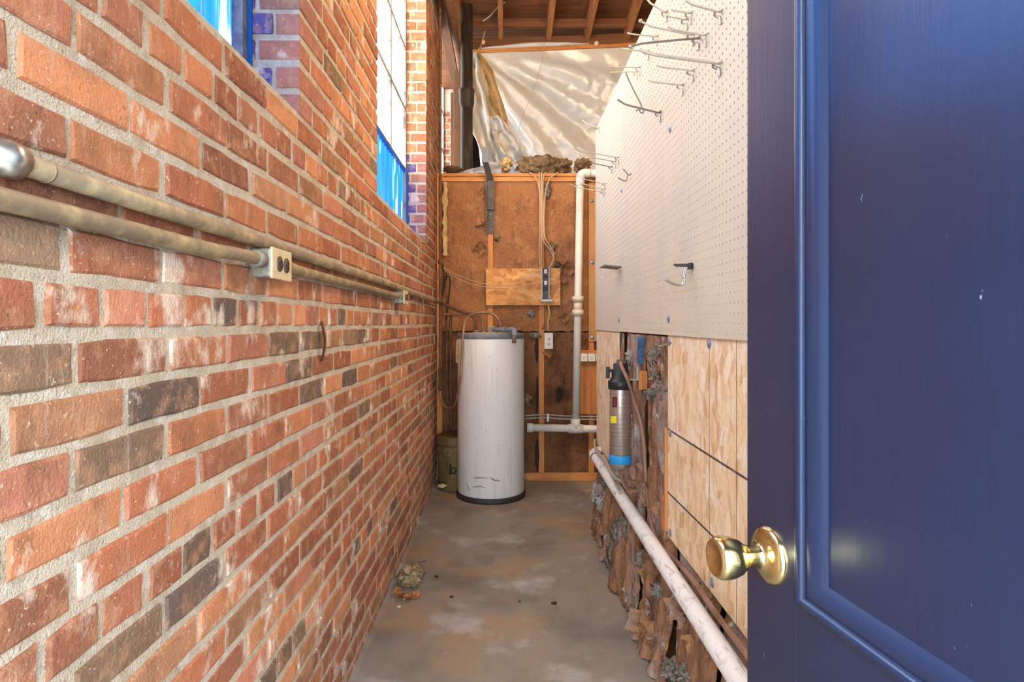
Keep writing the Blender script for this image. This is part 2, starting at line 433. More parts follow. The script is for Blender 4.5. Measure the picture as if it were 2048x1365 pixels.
# ------------------------------------------------------------------ floor, ground
LX, RXW = -0.53, 0.558
struct(MB().box((-1.0, -0.25, -0.12), (2.4, 7.0, 0.0)), 'floor', M['floor'], 'stained brown and grey concrete floor slab')
struct(MB().box((-6, -9, -0.2), (6, -0.25, -0.03)), 'ground_outside', M['ground'], 'pale concrete ground outside the doorway')

# ------------------------------------------------------------------ left brick wall with window openings
SILL = 1.768
WINS = [(-0.02, 1.538), (2.473, 4.017), (4.952, 6.49)]
ZTOP = 4.7
MX = LX - 0.0035                       # mortar face
BACKX = -0.90
wl = MB()
wl.box((BACKX, -0.25, -0.05), (MX, 7.0, SILL - 0.006))
edges = [(-0.25, WINS[0][0]), (WINS[0][1], WINS[1][0]), (WINS[1][1], WINS[2][0]), (WINS[2][1], 7.0)]
e = 0.004
for i, (a, b) in enumerate(edges):
    wl.box((BACKX, a + (e if i else 0), SILL - 0.006), (MX, b - (e if i < 3 else 0), ZTOP))
for (a, b) in WINS:                    # heads above the windows
    wl.box((BACKX, a, 4.12), (MX, b, ZTOP))
wall_left = struct(wl, 'wall_left', M['mortar'], 'red brick wall with pale rough mortar and tall windows')

PITCH, LEN, J = 0.0686, 0.2015, 0.0135
Z18 = 1.213
PAL = [(190, 124, 88), (182, 114, 82), (200, 134, 96), (174, 108, 80), (186, 122, 98), (166, 102, 76), (204, 142, 102), (180, 118, 92), (158, 102, 78), (176, 126, 94)]
DARK = [(118, 98, 84), (134, 110, 90), (106, 90, 82), (142, 116, 94)]
rb = random.Random(5)
def brick_tone(dark=0.11):
    c = rb.choice(DARK) if rb.random() < dark else rb.choice(PAL)
    k = 1 + rb.uniform(-0.10, 0.08)
    return (lin(min(255, c[0]*k)), lin(min(255, c[1]*k)), lin(min(255, c[2]*k)), 1)
bricks = []     # (verts, faces, colour, projected area)
def add_brick(y0, y1, z0, z1, xf=LX, depth=0.03, jamb=None, tone=None, proud=0.0):
    """a brick with chamfered front; y across the wall, x = face"""
    jr = lambda a: rb.uniform(-a, a)
    xf = xf + jr(0.0014) + proud
    b = 0.0032
    x1 = xf - b * .9; xb = xf - depth
    nl = 3 if y1 - y0 > .12 else 2
    ts = [0] + [(i + rb.uniform(-.15, .15)) / nl for i in range(1, nl)] + [1]
    c_ = 0.0022
    ring = []
    lo = [z0 + jr(.0020) for _ in ts]; hi = [z1 + jr(.0020) for _ in ts]
    lo[0] += c_ * rb.random(); lo[-1] += c_ * rb.random(); hi[0] -= c_ * rb.random(); hi[-1] -= c_ * rb.random()
    ya, yb_ = y0 + jr(.0022), y1 + jr(.0022)
    ring += [(ya + (yb_ - ya) * t, z) for t, z in zip(ts, lo)]
    ring.append((y1 + jr(.0025), (z0 + z1) / 2 + jr(.008)))
    yc_, yd_ = y0 + jr(.0022), y1 + jr(.0022)
    ring += [(yc_ + (yd_ - yc_) * t, z) for t, z in reversed(list(zip(ts, hi)))]
    ring.append((y0 + jr(.0025), (z0 + z1) / 2 + jr(.008)))
    cy, cz = (y0 + y1) / 2, (z0 + z1) / 2
    hy, hz_ = (y1 - y0) / 2, (z1 - z0) / 2
    inn = []
    for (p, q) in ring:
        w_ = b + abs(jr(.0016))
        inn.append((p - w_ * max(-1, min(1, (p - cy) / hy * 1.0)) * (1 if abs(p - cy) > hy * .8 else .2), q - w_ * max(-1, min(1, (q - cz) / hz_)) * (1 if abs(q - cz) > hz_ * .6 else .2)))
    tl, tz = jr(.0012), jr(.0008)
    n_ = len(ring)
    v = [Vector((xf + tl * (p - cy) / hy + tz * (q - cz) / hz_, p, q)) for p, q in inn] + [Vector((x1, p, q)) for p, q in ring] + [Vector((xb, p, q)) for p, q in ring]
    f = [tuple(range(n_))] + [(n_+k, n_+(k+1) % n_, (k+1) % n_, k) for k in range(n_)] + [(2*n_+k, 2*n_+(k+1) % n_, n_+(k+1) % n_, n_+k) for k in range(n_)]
    if jamb: f.append(tuple(2 * n_ + k for k in reversed(range(n_))))
    ymin = max(y0, 0.3)
    def pr(Y, z): return (CX + xf * F / Y, CY - (z - H) * F / Y)
    xa, ya = pr(ymin, z0); xb_, yb = pr(max(y1, 0.31), z1); _, yc = pr(max(y1, .31), z0); _, yd = pr(ymin, z1)
    if y1 < 0.5: area = 0
    else:
        xa = max(0, xa); xb_ = max(0, xb_)
        clampy = lambda t: min(1365, max(0, t))
        area = (xb_ - xa) * ((clampy(ya) - clampy(yd)) + (clampy(yc) - clampy(yb))) / 2
    bricks.append((v, f, tone or brick_tone(), area))

def in_open(y0, y1, z1):
    if z1 < SILL: return None
    return [(a, b) for a, b in WINS if y1 > a and y0 < b]

def spans(z1):
    if z1 < SILL: return [(0.36, 6.9)]
    if z1 > 4.12: return [(0.36, 6.9)]
    return [(WINS[0][1], WINS[1][0]), (WINS[1][1], WINS[2][0]), (WINS[2][1], 6.9)]
for k in range(0, 52):
    z0 = max(0.002, Z18 + PITCH * (k - 18)); z1 = Z18 + PITCH * (k - 18) + PITCH - 0.0150
    if z1 > SILL > z0 + 0.02 and z1 - SILL < 0.02: z1 = SILL - 0.004
    header = (k % 6 == 0)
    wob = lambda y: 0.0016 * math.sin(y * 2.1 + k * 1.7)
    for (a, b) in spans(z1):
        if k > 24 and b < 2.5 and a < 1.6: pass
        pitch = LEN / 2 if header else LEN
        off = 0.731 + (0 if (k % 2) else LEN / 2) + rb.uniform(-0.012, 0.012)
        if header: off = 0.731 + 0.05
        above = z1 > SILL
        cuts = [off + n_ * pitch for n_ in range(-40, 80)]
        cuts = [a] + [c for c in cuts if a + (.055 if above else .01) < c < b - (.055 if above else .01)] + [b]
        for y0, y1 in zip(cuts[:-1], cuts[1:]):
            # keep cut pieces at a jamb from becoming slivers
            g0 = 0.0 if y0 == a and z1 > SILL else J / 2
            g1 = 0.0 if y1 == b and z1 > SILL else J / 2
            jamb0 = (y0 == a and z1 > SILL and a > 1); jamb1 = (y1 == b and z1 > SILL and b < 6.8)
            tone = brick_tone((0.12 if header else 0.075) if z1 < SILL - .3 else 0.03)
            if jamb1 or jamb0:
                t2 = brick_tone(0.1)
                if jamb0 and a < 4.1 and z0 < 2.33:        # blue overspray by the frame, purple tint on the front bricks
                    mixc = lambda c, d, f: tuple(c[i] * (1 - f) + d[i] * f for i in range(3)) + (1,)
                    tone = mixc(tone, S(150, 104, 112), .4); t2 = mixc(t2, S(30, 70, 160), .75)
                sp_ = .062 if k % 2 else .105
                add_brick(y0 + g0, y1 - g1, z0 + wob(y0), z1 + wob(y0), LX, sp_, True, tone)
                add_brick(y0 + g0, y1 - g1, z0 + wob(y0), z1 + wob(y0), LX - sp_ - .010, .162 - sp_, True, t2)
            else:
                jr = rb.uniform(-0.004, 0.004)
                add_brick(y0 + g0 + jr, y1 - g1 + jr, z0 + wob(y0), z1 + wob(y0), LX, 0.03, False, tone)
bricks.sort(key=lambda t: -t[3])
rest = MB()
for i, (v, f, c, ar) in enumerate(bricks):
    if i < 300:
        m_ = MB().add(v, f); m_.c = [c] * len(v)
        m_.build('brick', M['brick'], wall_left)
    else:
        rest.add(v, f); rest.c += [c] * len(v)
tag(rest.build('far_bricks', M['brick'], wall_left), 'smaller bricks of the wall further away', kind='stuff')

# sloped brick sill course of each window (a row of rowlock bricks)
# windows
def window(n, y0, y1, nm):
    w = empty('window_%d' % n, ((-0.69), (y0+y1)/2, SILL), nm, None, None, 'structure')
    X0, X1 = -0.705, -0.665
    zt = 4.12
    fr_ = MB()
    for a, b in ((y0 + 0.002, y0 + 0.03), (y1 - 0.03, y1 - 0.002)):
        fr_.box((X0, a, SILL), (X1, b, zt))
    fr_.box((X0, y0, zt - 0.03), (X1, y1, zt))
    fr_.build('window_frame', M['winsteel'], w)
    wd = (y1 - y0) / 3
    zs = [2.247, 2.655, 3.065, 3.475, 3.885]
    for i in (1, 2):
        MB().box((X0 + .004, y0 + wd*i - .012, 2.247), (X1 - .004, y0 + wd*i + .012, zt - .03)).build('muntin', M['winsteel'], w)
    for j, z in enumerate(zs):
        MB().box((X0 + .002, y0 + .03, z - .013), (X1 - .002, y1 - .03, z + .013)).build('muntin', M['bluebar'] if j == 0 else M['winsteel'], w)
    MB().box((X0, y0 + .03, SILL), (X1, y1 - .03, SILL + 0.028)).build('bottom_rail', M['bluebar'], w)
    for i in range(3):
        for j in range(5):
            za = zs[j] + .012; zb = (zs[j+1] - .012) if j < 4 else zt - .03
            MB().box((-0.690, y0 + wd*i + .011, za), (-0.684, y0 + wd*(i+1) - .011, zb)).build('pane', M['pane'], w)
    # ribbed blue lower panel: ridges run upright
    nr = 22
    def rib(u, v):
        yy = y0 + .03 + u * (y1 - y0 - .06)
        t = (u * nr) % 1.0
        d = 0.022 * (0.5 - 0.5 * math.cos(2 * math.pi * u * nr))
        return Vector((-0.70 + d, yy, SILL + .02 + v * (2.247 - SILL - .03)))
    MB().grid(rib, nr * 8, 2).build('ribbed_panel', M['bluepane'], w)
for i, (a, b) in enumerate(WINS):
    window(i + 1, a, b, ['steel window nearest the camera with blue ribbed lower panel', 'tall white steel window above outlets with blue ribbed lower panel', 'far steel window beyond the insulated partition'][i])

# blue overspray on the jamb bricks beside each blue panel
for i, (a, b) in enumerate(WINS[:2]):
    sp = MB()
    sp.box((-0.703, b - 0.0075, SILL + 0.0), (-0.652, b - 0.0015, 2.27))
    sp.build('painted_edge', M['bluebar'], bpy.data.objects['window_%d' % (i + 1)])

# ------------------------------------------------------------------ other envelope walls
wf = MB()
wf.box((BACKX, -0.25, -0.05), (-0.40, -0.06, ZTOP)); wf.box((0.44, -0.25, -0.05), (2.4, -0.06, ZTOP)); wf.box((-0.40, -0.25, 2.06), (0.44, -0.06, ZTOP))
struct(wf, 'wall_front', M['dark_board'], 'wall around the doorway the viewer stands in')
struct(MB().box((BACKX, 6.9, -0.05), (2.4, 7.0, ZTOP)), 'wall_back', M['dark_board'], 'dark wall at the very back')
struct(MB().box((2.3, -0.25, -0.05), (2.4, 7.0, ZTOP)), 'wall_side', M['dark_board'], 'dark wall on the far side of the loft')

# ceiling: sloping sheathing planks on rafters
def zr(Y): return 3.79 + 0.14 * (5.4 - Y)
ceil = struct(MB().add([(BACKX, -0.3, zr(-0.3) + .20), (2.4, -0.3, zr(-0.3) + .20), (2.4, 7.0, zr(7.0) + .20), (BACKX, 7.0, zr(7.0) + .20),
                        (BACKX, -0.3, zr(-0.3) + .23), (2.4, -0.3, zr(-0.3) + .23), (2.4, 7.0, zr(7.0) + .23), (BACKX, 7.0, zr(7.0) + .23)],
                       [(0,1,2,3), (7,6,5,4), (0,4,5,1), (1,5,6,2), (2,6,7,3), (3,7,4,0)]), 'ceiling', M['dark_board'], 'underside of the sloping timber roof')
yy = -0.2
while yy < 6.8:
    wv = 0.14
    d0 = random.uniform(-.003, .003)
    a, b = yy + .003, yy + wv - .003
    q = MB().add([(BACKX, a, zr(a) + .14 + d0), (2.38, a, zr(a) + .14 + d0), (2.38, b, zr(b) + .14 + d0), (BACKX, b, zr(b) + .14 + d0),
                  (BACKX, a, zr(a) + .165), (2.38, a, zr(a) + .165), (2.38, b, zr(b) + .165), (BACKX, b, zr(b) + .165)],
                 [(0,3,2,1), (4,5,6,7), (0,1,5,4), (1,2,6,5), (2,3,7,6), (3,0,4,7)])
    q.build('plank', M['roof_plank'], ceil)
    yy += wv
for xr in (-0.42, -0.06, 0.376, 0.725, 1.085, 1.48, 1.88):
    y0, y1 = -0.2, 5.44
    k = -0.018
    q = MB().add([(xr + dx + k * (5.4 - Y) * -1 * 0, Y, zr(Y) + dz) for Y in (y0, y1) for dx, dz in ((0, 0), (.042, 0), (.042, .139), (0, .139))],
                 [(0,1,5,4), (1,2,6,5), (2,3,7,6), (3,0,4,7), (3,2,1,0), (4,5,6,7)])
    q.build('rafter', M['rafter'], ceil)
for a, b in ((-0.378, -0.06), (-0.018, .376), (.418, .725), (.767, 1.085), (1.127, 1.48)):
    MB().box((a, 5.24, 3.835), (b, 5.28, 3.905)).build('blocking', M['roof_plank'], ceil)

# header beam and lath carrying the plastic sheet
hb = MB()
hb.box((-0.32, 5.40, 3.70), (2.3, 5.44, 3.80), RY(math.radians(-2.2)), (-0.3, 5.42, 3.7))
tag(hb.build('header_beam', M['roof_plank']), 'dark brown beam above the plastic sheet', 'beam')
hb = MB()
hb.bbox((-0.285, 5.385, 3.668), (2.3, 5.40, 3.700), 0.002, RY(math.radians(-2.4)), (-0.3, 5.39, 3.68))
tag(hb.build('batten', M['plate_wood']), 'thin yellow pine batten holding the top of the plastic sheet', 'batten')

def plast(u, v):
    X = -0.33 + u * 2.5
    Z = 2.25 + v * (3.70 + 0.042 * (X + 0.3) - 2.25)
    dx, dz = X + 0.30, 3.85 - Z
    ang = math.atan2(dz, dx + 0.15)
    rad = math.hypot(dx, dz)
    d = 0.035 * min(1, rad) * math.sin(ang * 13 + 0.8 * fr(X * 1.2, Z * 1.2, 3)) * (1 - 0.3 * v) + 0.02 * math.sin(ang * 29 + 2) * min(1, rad)
    d += 0.014 * fr(X * 2.2, Z * 2.2, 7) + 0.022 * (1 - abs(math.sin(ang * 9 + 1.5 * fr(X, Z, 5)))) ** 3 + 0.012 * (1 - abs(fr(X * 3 + Z * 2, Z * 3 - X, 2))) ** 6
    bel = 0.16 * math.sin(math.pi * min(1, max(0, (1 - v)))) * (0.6 + 0.4 * u)
    d *= min(1, (1 - v) * 5 + .06)
    return Vector((X + 0.25 * (1 - v) * (1 - u) ** 3 * 0.6, 5.40 + d + bel * 0.3, Z))
sheet = empty('plastic_sheet', (0.6, 5.4, 2.25), 'cloudy plastic sheet hanging in folds under the roof beam', 'plastic sheet')
MB().grid(plast, 150, 70).build('sheet', M['plastic'], sheet)
def bulge(u, v):
    X = -0.22 + u * 0.98
    zz = 3.70 + 0.042 * (X + 0.3) + v * 0.045 * math.sin(math.pi * u)
    return Vector((X, 5.385 - 0.02 * math.sin(math.pi * v) - 0.01 * fr(X * 6, zz * 6, 1), zz))
MB().grid(bulge, 30, 4).build('sheet_roll', M['plastic'], sheet)
def torn(u, v):
    c = smooth_c[int(v * (len(smooth_c) - 1))]
    wdt = 0.05 + 0.16 * math.sin(math.pi * min(1, v * 0.95)) ** 0.8
    X = c.x + (u - 0.5) * wdt + 0.02 * fr(u * 4, v * 6, 2)
    return Vector((X, 5.26 - 0.05 * math.sin(u * 9 + v * 3) - 0.05 * fr(u * 3, v * 4, 5), c.z + 0.05 * fr(u * 5, v * 3, 9) * (1 if v < .1 else 0.3)))
smooth_c = smooth_path([P(1018, 305, 5.26), P(1000, 255, 5.26), P(978, 190, 5.26), P(962, 130, 5.26), P(950, 106, 5.26)], 12)
MB().grid(torn, 14, 40).build('torn_flap', M['yellow_paper'], sheet)
smooth_c = smooth_path([P(990, 338, 5.26), P(972, 290, 5.26), P(960, 230, 5.26), P(952, 160, 5.26), P(949, 112, 5.26)], 12)
MB().grid(lambda u, v: torn(u, v) + Vector((0, -.04, 0)), 14, 40).build('torn_flap', M['plastic'], sheet)
smooth_c = smooth_path([P(1040, 340, 5.26), P(1024, 310, 5.26), P(1008, 278, 5.26), P(992, 240, 5.26)], 12)
MB().grid(lambda u, v: torn(u, v) + Vector((0, -.08, 0)), 14, 40).build('torn_flap', M['plastic'], sheet)

pipe_pts = [P(1091, 84, 5.3), P(1084, 118, 5.3), P(1082, 130, 5.3), P(1062, 190, 5.3), P(1040, 250, 5.3), P(1026, 312, 5.3)]
tag(MB().tube(smooth_path(pipe_pts, 4), .0022, 6).build('hanging_string', M['wire']), 'thin slack string hanging before the plastic sheet', 'string')
pipe_pts = [P(970, 62, 5.2), P(966, 78, 5.2), P(962, 92, 5.2), P(950, 106, 5.2)]
tag(MB().tube(smooth_path(pipe_pts, 4), .004, 6).build('hanging_wire', M['tan_cable']), 'short wire with a yellow knob by the upper corner of the plastic sheet', 'wire')
MB().blob(P(967, 84, 5.2), (.016, .016, .022), 2, .3, 2).build('knob', M['yellow_paper'], bpy.data.objects['hanging_wire'])
kn_ = MB().lathe([(0, 0), (.018, .002), (.022, .012), (.016, .02), (0, .022)], 14, P(1193, 88, 5.385), (0, -1, 0))
tag(kn_.build('insulator_knob', M['cream_pvc']), 'pale round insulator on the beam above the plastic sheet', 'insulator')
pipe_pts = [P(1010, 4, 5.1), P(996, 14, 5.1), P(980, 32, 5.1), P(966, 42, 5.15)]
tag(MB().tube(smooth_path(pipe_pts, 4), .006, 6).build('ceiling_cable', M['grey_cable']), 'grey cable slanting between the leftmost rafters', 'cable')

# long timbers and pipes high on the left
b_ = MB().bbox((-0.545, 4.2, 3.66), (-0.46, 6.88, 3.79), 0.004)
tag(b_.build('wall_plate_beam', M['old_beam']), 'dark timber running along the top of the brick wall', 'beam')
b_ = MB().tube([(-0.41, 4.1, 3.58), (-0.41, 6.88, 3.60)], 0.03, 14)
tag(b_.build('overhead_pipe', M['rust']), 'brown pipe running under the roof beside the dark timber', 'pipe')
b_ = MB().bbox((-0.575, 6.28, 2.0), (-0.485, 6.36, 3.66), 0.004)
tag(b_.build('timber_post', M['old_post']), 'dark timber post beside the far brick jamb', 'post')
b_ = MB().bbox((-0.47, 5.46, 2.0), (-0.37, 5.55, 3.54), 0.004)
tag(b_.build('timber_stud', M['old_post']), 'dark upright timber behind the black vent pipe', 'post')

# black cast iron stack behind the partition
st = empty('vent_stack', (-0.318, 4.95, 0.0), 'black cast iron vent pipe rising behind the partition', 'pipe')
MB().lathe([(0, 0), (.05, 0), (.05, 3.86), (0, 3.86)], 28, (-0.318, 4.95, 0)).build('pipe', M['black_iron'], st)
zh = P(933, 205, 4.95).z
MB().lathe([(.05, zh - .05), (.056, zh - .03), (.063, zh), (.063, zh + .07), (.066, zh + .08), (.066, zh + .105), (.05, zh + .11)], 28, (-0.318, 4.95, 0)).build('hub', M['black_iron'], st)

# ------------------------------------------------------------------ far partition
YF = 4.609
def PF(px, py, dy=0.0):
    p = P(px, py, YF); p.y += dy; return p
K = YF / F
part = struct(MB().box((-0.53, YF + 0.088, 0.0), (2.3, YF + 0.10, 2.36)), 'wall_far', M['dark_board'], 'insulated stud partition with brown kraft paper at the end of the passage')
zt0 = PF(0, 347).z; zt1 = PF(0, 354).z; zt2 = PF(0, 363).z
MB().bbox((-0.528, YF - .006, zt1 + .001), (2.3, YF + .09, zt0), 0.003).build('top_plate', M['plate_wood'], part)
MB().bbox((-0.528, YF, zt2), (2.3, YF + .09, zt1), 0.003).build('top_plate', M['plate_wood'], part)
MB().bbox((-0.528, YF - .004, 0.0), (2.3, YF + .09, 0.062), 0.003).build('bottom_plate', M['plate_wood'], part)
studs_x = [-0.528, -0.135, 0.262, 0.648, 1.05]
for x in studs_x:
    MB().bbox((x, YF, 0.062), (x + 0.042, YF + .09, zt2), 0.003).build('stud', M['stud'], part)
def kraft_panel(x0, x1, z0, z1, seed, amp=0.012, m='kraft'):
    def fn(u, v):
        X = x0 + u * (x1 - x0); Z = z0 + v * (z1 - z0)
        edge = min(1, 6 * u, 6 * (1 - u), 8 * v, 8 * (1 - v))
        d = amp * .55 * (0.6 + fr(X * 5 + seed, Z * 3, seed, 5)) * edge
        d += 0.009 * abs(fr(X * 9 + seed * 3, Z * 7, seed + 4, 4)) * edge
        jag = 0.006 * fr(X * 30, seed, 1) * (1 if v in (0, 1) else 0)
        return Vector((X, YF + 0.012 - max(0, d) - 0.004 * edge, Z + jag))
    MB().grid(fn, 44, 96).build('kraft_panel', M[m], part)
zseam = PF(0, 664).z
for i in range(4):
    a = studs_x[i] + 0.043 if i else -0.484; b = studs_x[i+1] - 0.001
    kraft_panel(a, b, zseam + .004, zt2 + .002, i * 3.3 + 1, 0.018)
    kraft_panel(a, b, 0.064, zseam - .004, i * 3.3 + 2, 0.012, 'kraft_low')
# torn tabs, yellow fibre peeping out
def tear(px, py, w, h, m, seed, parent=part, ring=True, Yc=YF - .006):
    c = P(px, py, Yc)
    MB().blob(c, (w * K / 2, 0.012, h * K / 2), seed, 0.7, 3, 2.4).build('insulation_tuft', m, parent)
for (px, py, w, h, mm, sd) in ((1118, 535, 18, 22, 'brown_fluff', 1), (1104, 495, 14, 18, 'brown_fluff', 2), (1095, 380, 14, 30, 'fluff', 3), (1062, 628, 14, 14, 'fluff', 4),
                               (1056, 800, 16, 22, 'brown_fluff', 5), (994, 474, 12, 16, 'brown_fluff', 6), (1072, 672, 20, 10, 'fluff', 7), (975, 372, 10, 36, 'fluff', 8)):
    tear(px, py, w, h, M[mm], sd)
def flap(c, size, rot, m, parent, seed, curl=1.0):
    c = Vector(c)
    def fn(u, v):
        a = (u - .5) * size; b = (v - .5) * size * 1.3
        z = curl * size * (0.9 * (u - .2) ** 2 + 0.5 * (v - .4) ** 2) + size * .35 * fr(u * 3 + seed, v * 3, seed)
        rag = size * 0.09 * fr(u * 7, v * 7, seed * 2.7)
        return c + rot @ Vector((a + rag, z, b + rag))
    mb = MB().grid(fn, 6, 6)
    return mb.build('paper_flap', m, parent)
for (px, py, s) in ((1126, 520, 18), (1127, 560, 14), (1140, 540, 22), (1035, 522, 10), (1130, 636, 20), (1098, 705, 18), (966, 385, 20), (962, 500, 26), (960, 440, 22), (1150, 690, 14), (1090, 655, 12)):
    flap(P(px, py, YF - .008), s * K * .8, RZ(random.uniform(2.4, 3.6)) @ RY(random.uniform(-1, 1)), M['kraft'], part, px * .1, .8)
# pale strip of torn facing at the left
def strip(u, v):
    z = PF(0, 512).z + v * (PF(0, 365).z - PF(0, 512).z)
    return Vector((-0.478 + 0.03 * (u) + 0.014 * fr(v * 6, u, 3), YF - .03 + 0.02 * u - 0.012 * fr(u * 2, v * 9, 1), z))
MB().grid(strip, 4, 50).build('torn_strip', M['yellow_paper'], part)
# mould stains are part of the paper: dark torn holes low down
for (px, py, w, h, sd) in ((1073, 700, 6, 50, 4), (1074, 800, 5, 90, 6), (1074, 910, 8, 60, 8)):
    MB().blob(P(px, py, YF - .004), (w * K / 2, .006, h * K / 2), sd, 0.25, 3, 1.4).build('torn_hole', M['debris'], part)

# OSB patch board with the aluminium channel
pb = MB().bbox((PF(972, 0).x, YF - .032, PF(0, 611).z), (PF(1120, 0).x, YF - .014, PF(0, 538).z), 0.001)
tag(pb.build('osb_patch_board', M['osb2']), 'orange chipboard patch nailed across the studs above the tank', 'board')
ch = empty('wiring_channel', PF(1090, 603, -.05), 'small aluminium channel with terminals on the chipboard patch', 'wiring channel')
xa, xb = PF(1082, 0).x, PF(1098, 0).x; za, zb = PF(0, 603).z, PF(0, 537).z
MB().box((xa, YF - .036, za), (xb, YF - .032, zb)).build('back_plate', M['dark_metal'], ch)
for x in (xa, xb - .007):
    MB().bbox((x, YF - .060, za), (x + .007, YF - .032, zb), .001).build('side_rail', M['alu'], ch)
MB().box((xa - .004, YF - .06, za - .003), (xb + .02, YF - .032, za + .012)).build('end_cap', M['alu'], ch)
for py in (544, 567):
    MB().bbox((PF(1088, 0).x, YF - .048, PF(0, py + 4).z), (PF(1093, 0).x, YF - .036, PF(0, py - 4).z), .001).build('terminal', M['white_plate'], ch)
for py in (554, 578):
    MB().bbox((PF(1085, 0).x, YF - .044, PF(0, py + 3).z), (PF(1095, 0).x, YF - .036, PF(0, py - 3).z), .001).build('terminal', M['black_rubber'], ch)

# cable bundle down the middle stud
cables = [
    ([(1060, 345), (1075, 362), (1080, 400), (1079, 480), (1079, 520), (1084, 537)], 'leftmost tan cable of the bundle running down the middle stud'),
    ([(1079, 345), (1079, 365), (1082, 420), (1083, 500), (1082, 538)], 'second tan cable in the bundle on the middle stud'),
    ([(1084, 345), (1083, 370), (1084, 430), (1086, 478), (1100, 500), (1107, 515), (1103, 530), (1095, 538)], 'tan cable looping out to the right above the channel'),
    ([(1091, 345), (1086, 365), (1087, 440), (1088, 470), (1098, 490), (1106, 503), (1108, 518), (1100, 535)], 'tan cable bowing beside the loop above the channel'),
    ([(1116, 345), (1100, 358), (1092, 380), (1089, 410), (1088, 450), (1090, 480)], 'pale cable curving in from the right at the top plate'),
]
for pts, lb in cables:
    pp = [P(a, b, YF - 0.028 - 0.006 * i % .01) for i, (a, b) in enumerate(pts)]
    tag(MB().tube(smooth_path(pp, 8), 0.0055, 8).build('cable', M['tan_cable']), lb, 'cable', 'cables on the middle stud')
tag(MB().tube(smooth_path([P(1097, 611, YF - .03), P(1099, 630, YF - .03), P(1096, 645, YF - .03), P(1096, 662, YF - .03)], 6), 0.007, 8).build('cable', M['yellow_paper']), 'short cream cable dropping from the patch board to the white outlet', 'cable')
for k_, (pts, lb) in enumerate((([(880, 530), (910, 548), (960, 566), (1010, 570), (1045, 562), (1080, 545)], 'upper thin wire sagging from the corner to the channel'),
                ([(880, 532), (905, 550), (940, 568), (985, 575), (1035, 574), (1082, 563)], 'lower thin wire sagging from the corner to the channel'))):
    tag(MB().tube(smooth_path([P(a, b, YF - .07) for a, b in pts], 8), 0.0022, 6).build('wire', M['wire']), lb, 'wire')

# white duplex outlet on the far partition
def duplex(origin, ex, ez, en, w, h, name, label, plate_m, sock_m, group=None, box_depth=0.0, horizontal=False):
    o0 = Vector(origin); ex = Vector(ex); ez = Vector(ez); en = Vector(en)
    root = empty(name, o0, label, 'outlet', group)
    Rm = Matrix((ex, en, ez)).transposed()
    def bx(a, b, nm, m, wv=.0015, parent=root):
        mb = MB().bbox(a, b, wv)
        mb.v = [tuple(o0 + Rm @ Vector(p)) for p in mb.v]
        return mb.build(nm, m, parent)
    bx((-w/2, 0, -h/2), (w/2, .006, h/2), 'cover_plate', plate_m, .003)
    if box_depth:
        bx((-w/2 + .004, -box_depth, -h/2 + .003), (w/2 - .004, 0, h/2 - .003), 'box', M['galv'], .004)
    for s in (-1, 1):
        mb = MB()
        c = (s * 0.0195, 0) if horizontal else (0, s * 0.0195)
        prof = [(0.0165, 0.004), (0.0165, .0085), (.0155, .0095), (0, .0095)]
        mb.lathe([(r, hh) for r, hh in prof], 24, (0, 0, 0), (0, 1, 0))
        mb.v = [tuple(o0 + Rm @ Vector((p[0] * (0.82 if horizontal else 1) + c[0], p[1], p[2] * (1 if horizontal else .82) + c[1]))) for p in mb.v]
        so = mb.build('socket', sock_m, root)
        for (dx, dz, hw, hh) in ((-.006, .004, .001, .004), (.006, .004, .001, .004), (0, -.008, .0025, .0025)):
            if horizontal: dx, dz, hw, hh = dz, dx, hh, hw
            sl = MB().box((c[0] + dx - hw, .0094, c[1] + dz - hh), (c[0] + dx + hw, .0104, c[1] + dz + hh))
            sl.v = [tuple(o0 + Rm @ Vector(p)) for p in sl.v]
            sl.build('slot', M['slot'], so)
    scw = MB().lathe([(.003, .006), (.003, .0072), (0, .0075)], 10, (0, 0, 0), (0, 1, 0))
    scw.v = [tuple(o0 + Rm @ Vector(p)) for p in scw.v]
    scw.build('screw', M['steel'], root)
    return root
oc = PF(1096.5, 682, -.04)
duplex(oc, (1, 0, 0), (0, 0, 1), (0, -1, 0), 0.066, 0.124, 'wall_outlet', 'white duplex outlet on the stud right of the tank', M['white_plate'], M['white_plate'], box_depth=.03)

# steel shelf bracket standing above the partition
br = empty('steel_bracket', PF(980, 468, -.03), 'dark angle iron bracket bolted to the left stud', 'bracket')
MB().box((PF(973, 0).x, YF - .006, PF(0, 468).z), (PF(988, 0).x, YF - .001, PF(0, 362).z)).build('upright', M['dark_metal'], br)
MB().box((PF(973, 0).x, YF - .05, PF(0, 468).z), (PF(973, 0).x + .005, YF - .006, PF(0, 345).z)).build('flange', M['dark_metal'], br)
arm = MB()
p0, p1 = P(980, 420, YF - .012), P(980, 362, YF - .03)
p2, p3 = P(970, 325, YF - .10), P(966, 292, YF - .14)
pts = [p0, p1, p2]
arm.add([p0 + Vector((-.02, 0, 0)), p0 + Vector((.03, 0, 0)), p1 + Vector((-.02, 0, 0)), p1 + Vector((.03, 0, 0)), p2 + Vector((-.02, 0, 0)), p2 + Vector((.026, 0, 0)),
         p0 + Vector((-.02, -.012, 0)), p0 + Vector((.03, -.012, 0)), p1 + Vector((-.02, -.012, 0)), p1 + Vector((.03, -.012, 0)), p2 + Vector((-.02, -.012, 0)), p2 + Vector((.026, -.012, 0))],
        [(6,7,9,8), (8,9,11,10), (0,2,3,1), (2,4,5,3), (0,6,8,2), (2,8,10,4), (1,3,9,7), (3,5,11,9), (4,10,11,5), (0,1,7,6)])
arm.build('arm', M['dark_metal'], br)
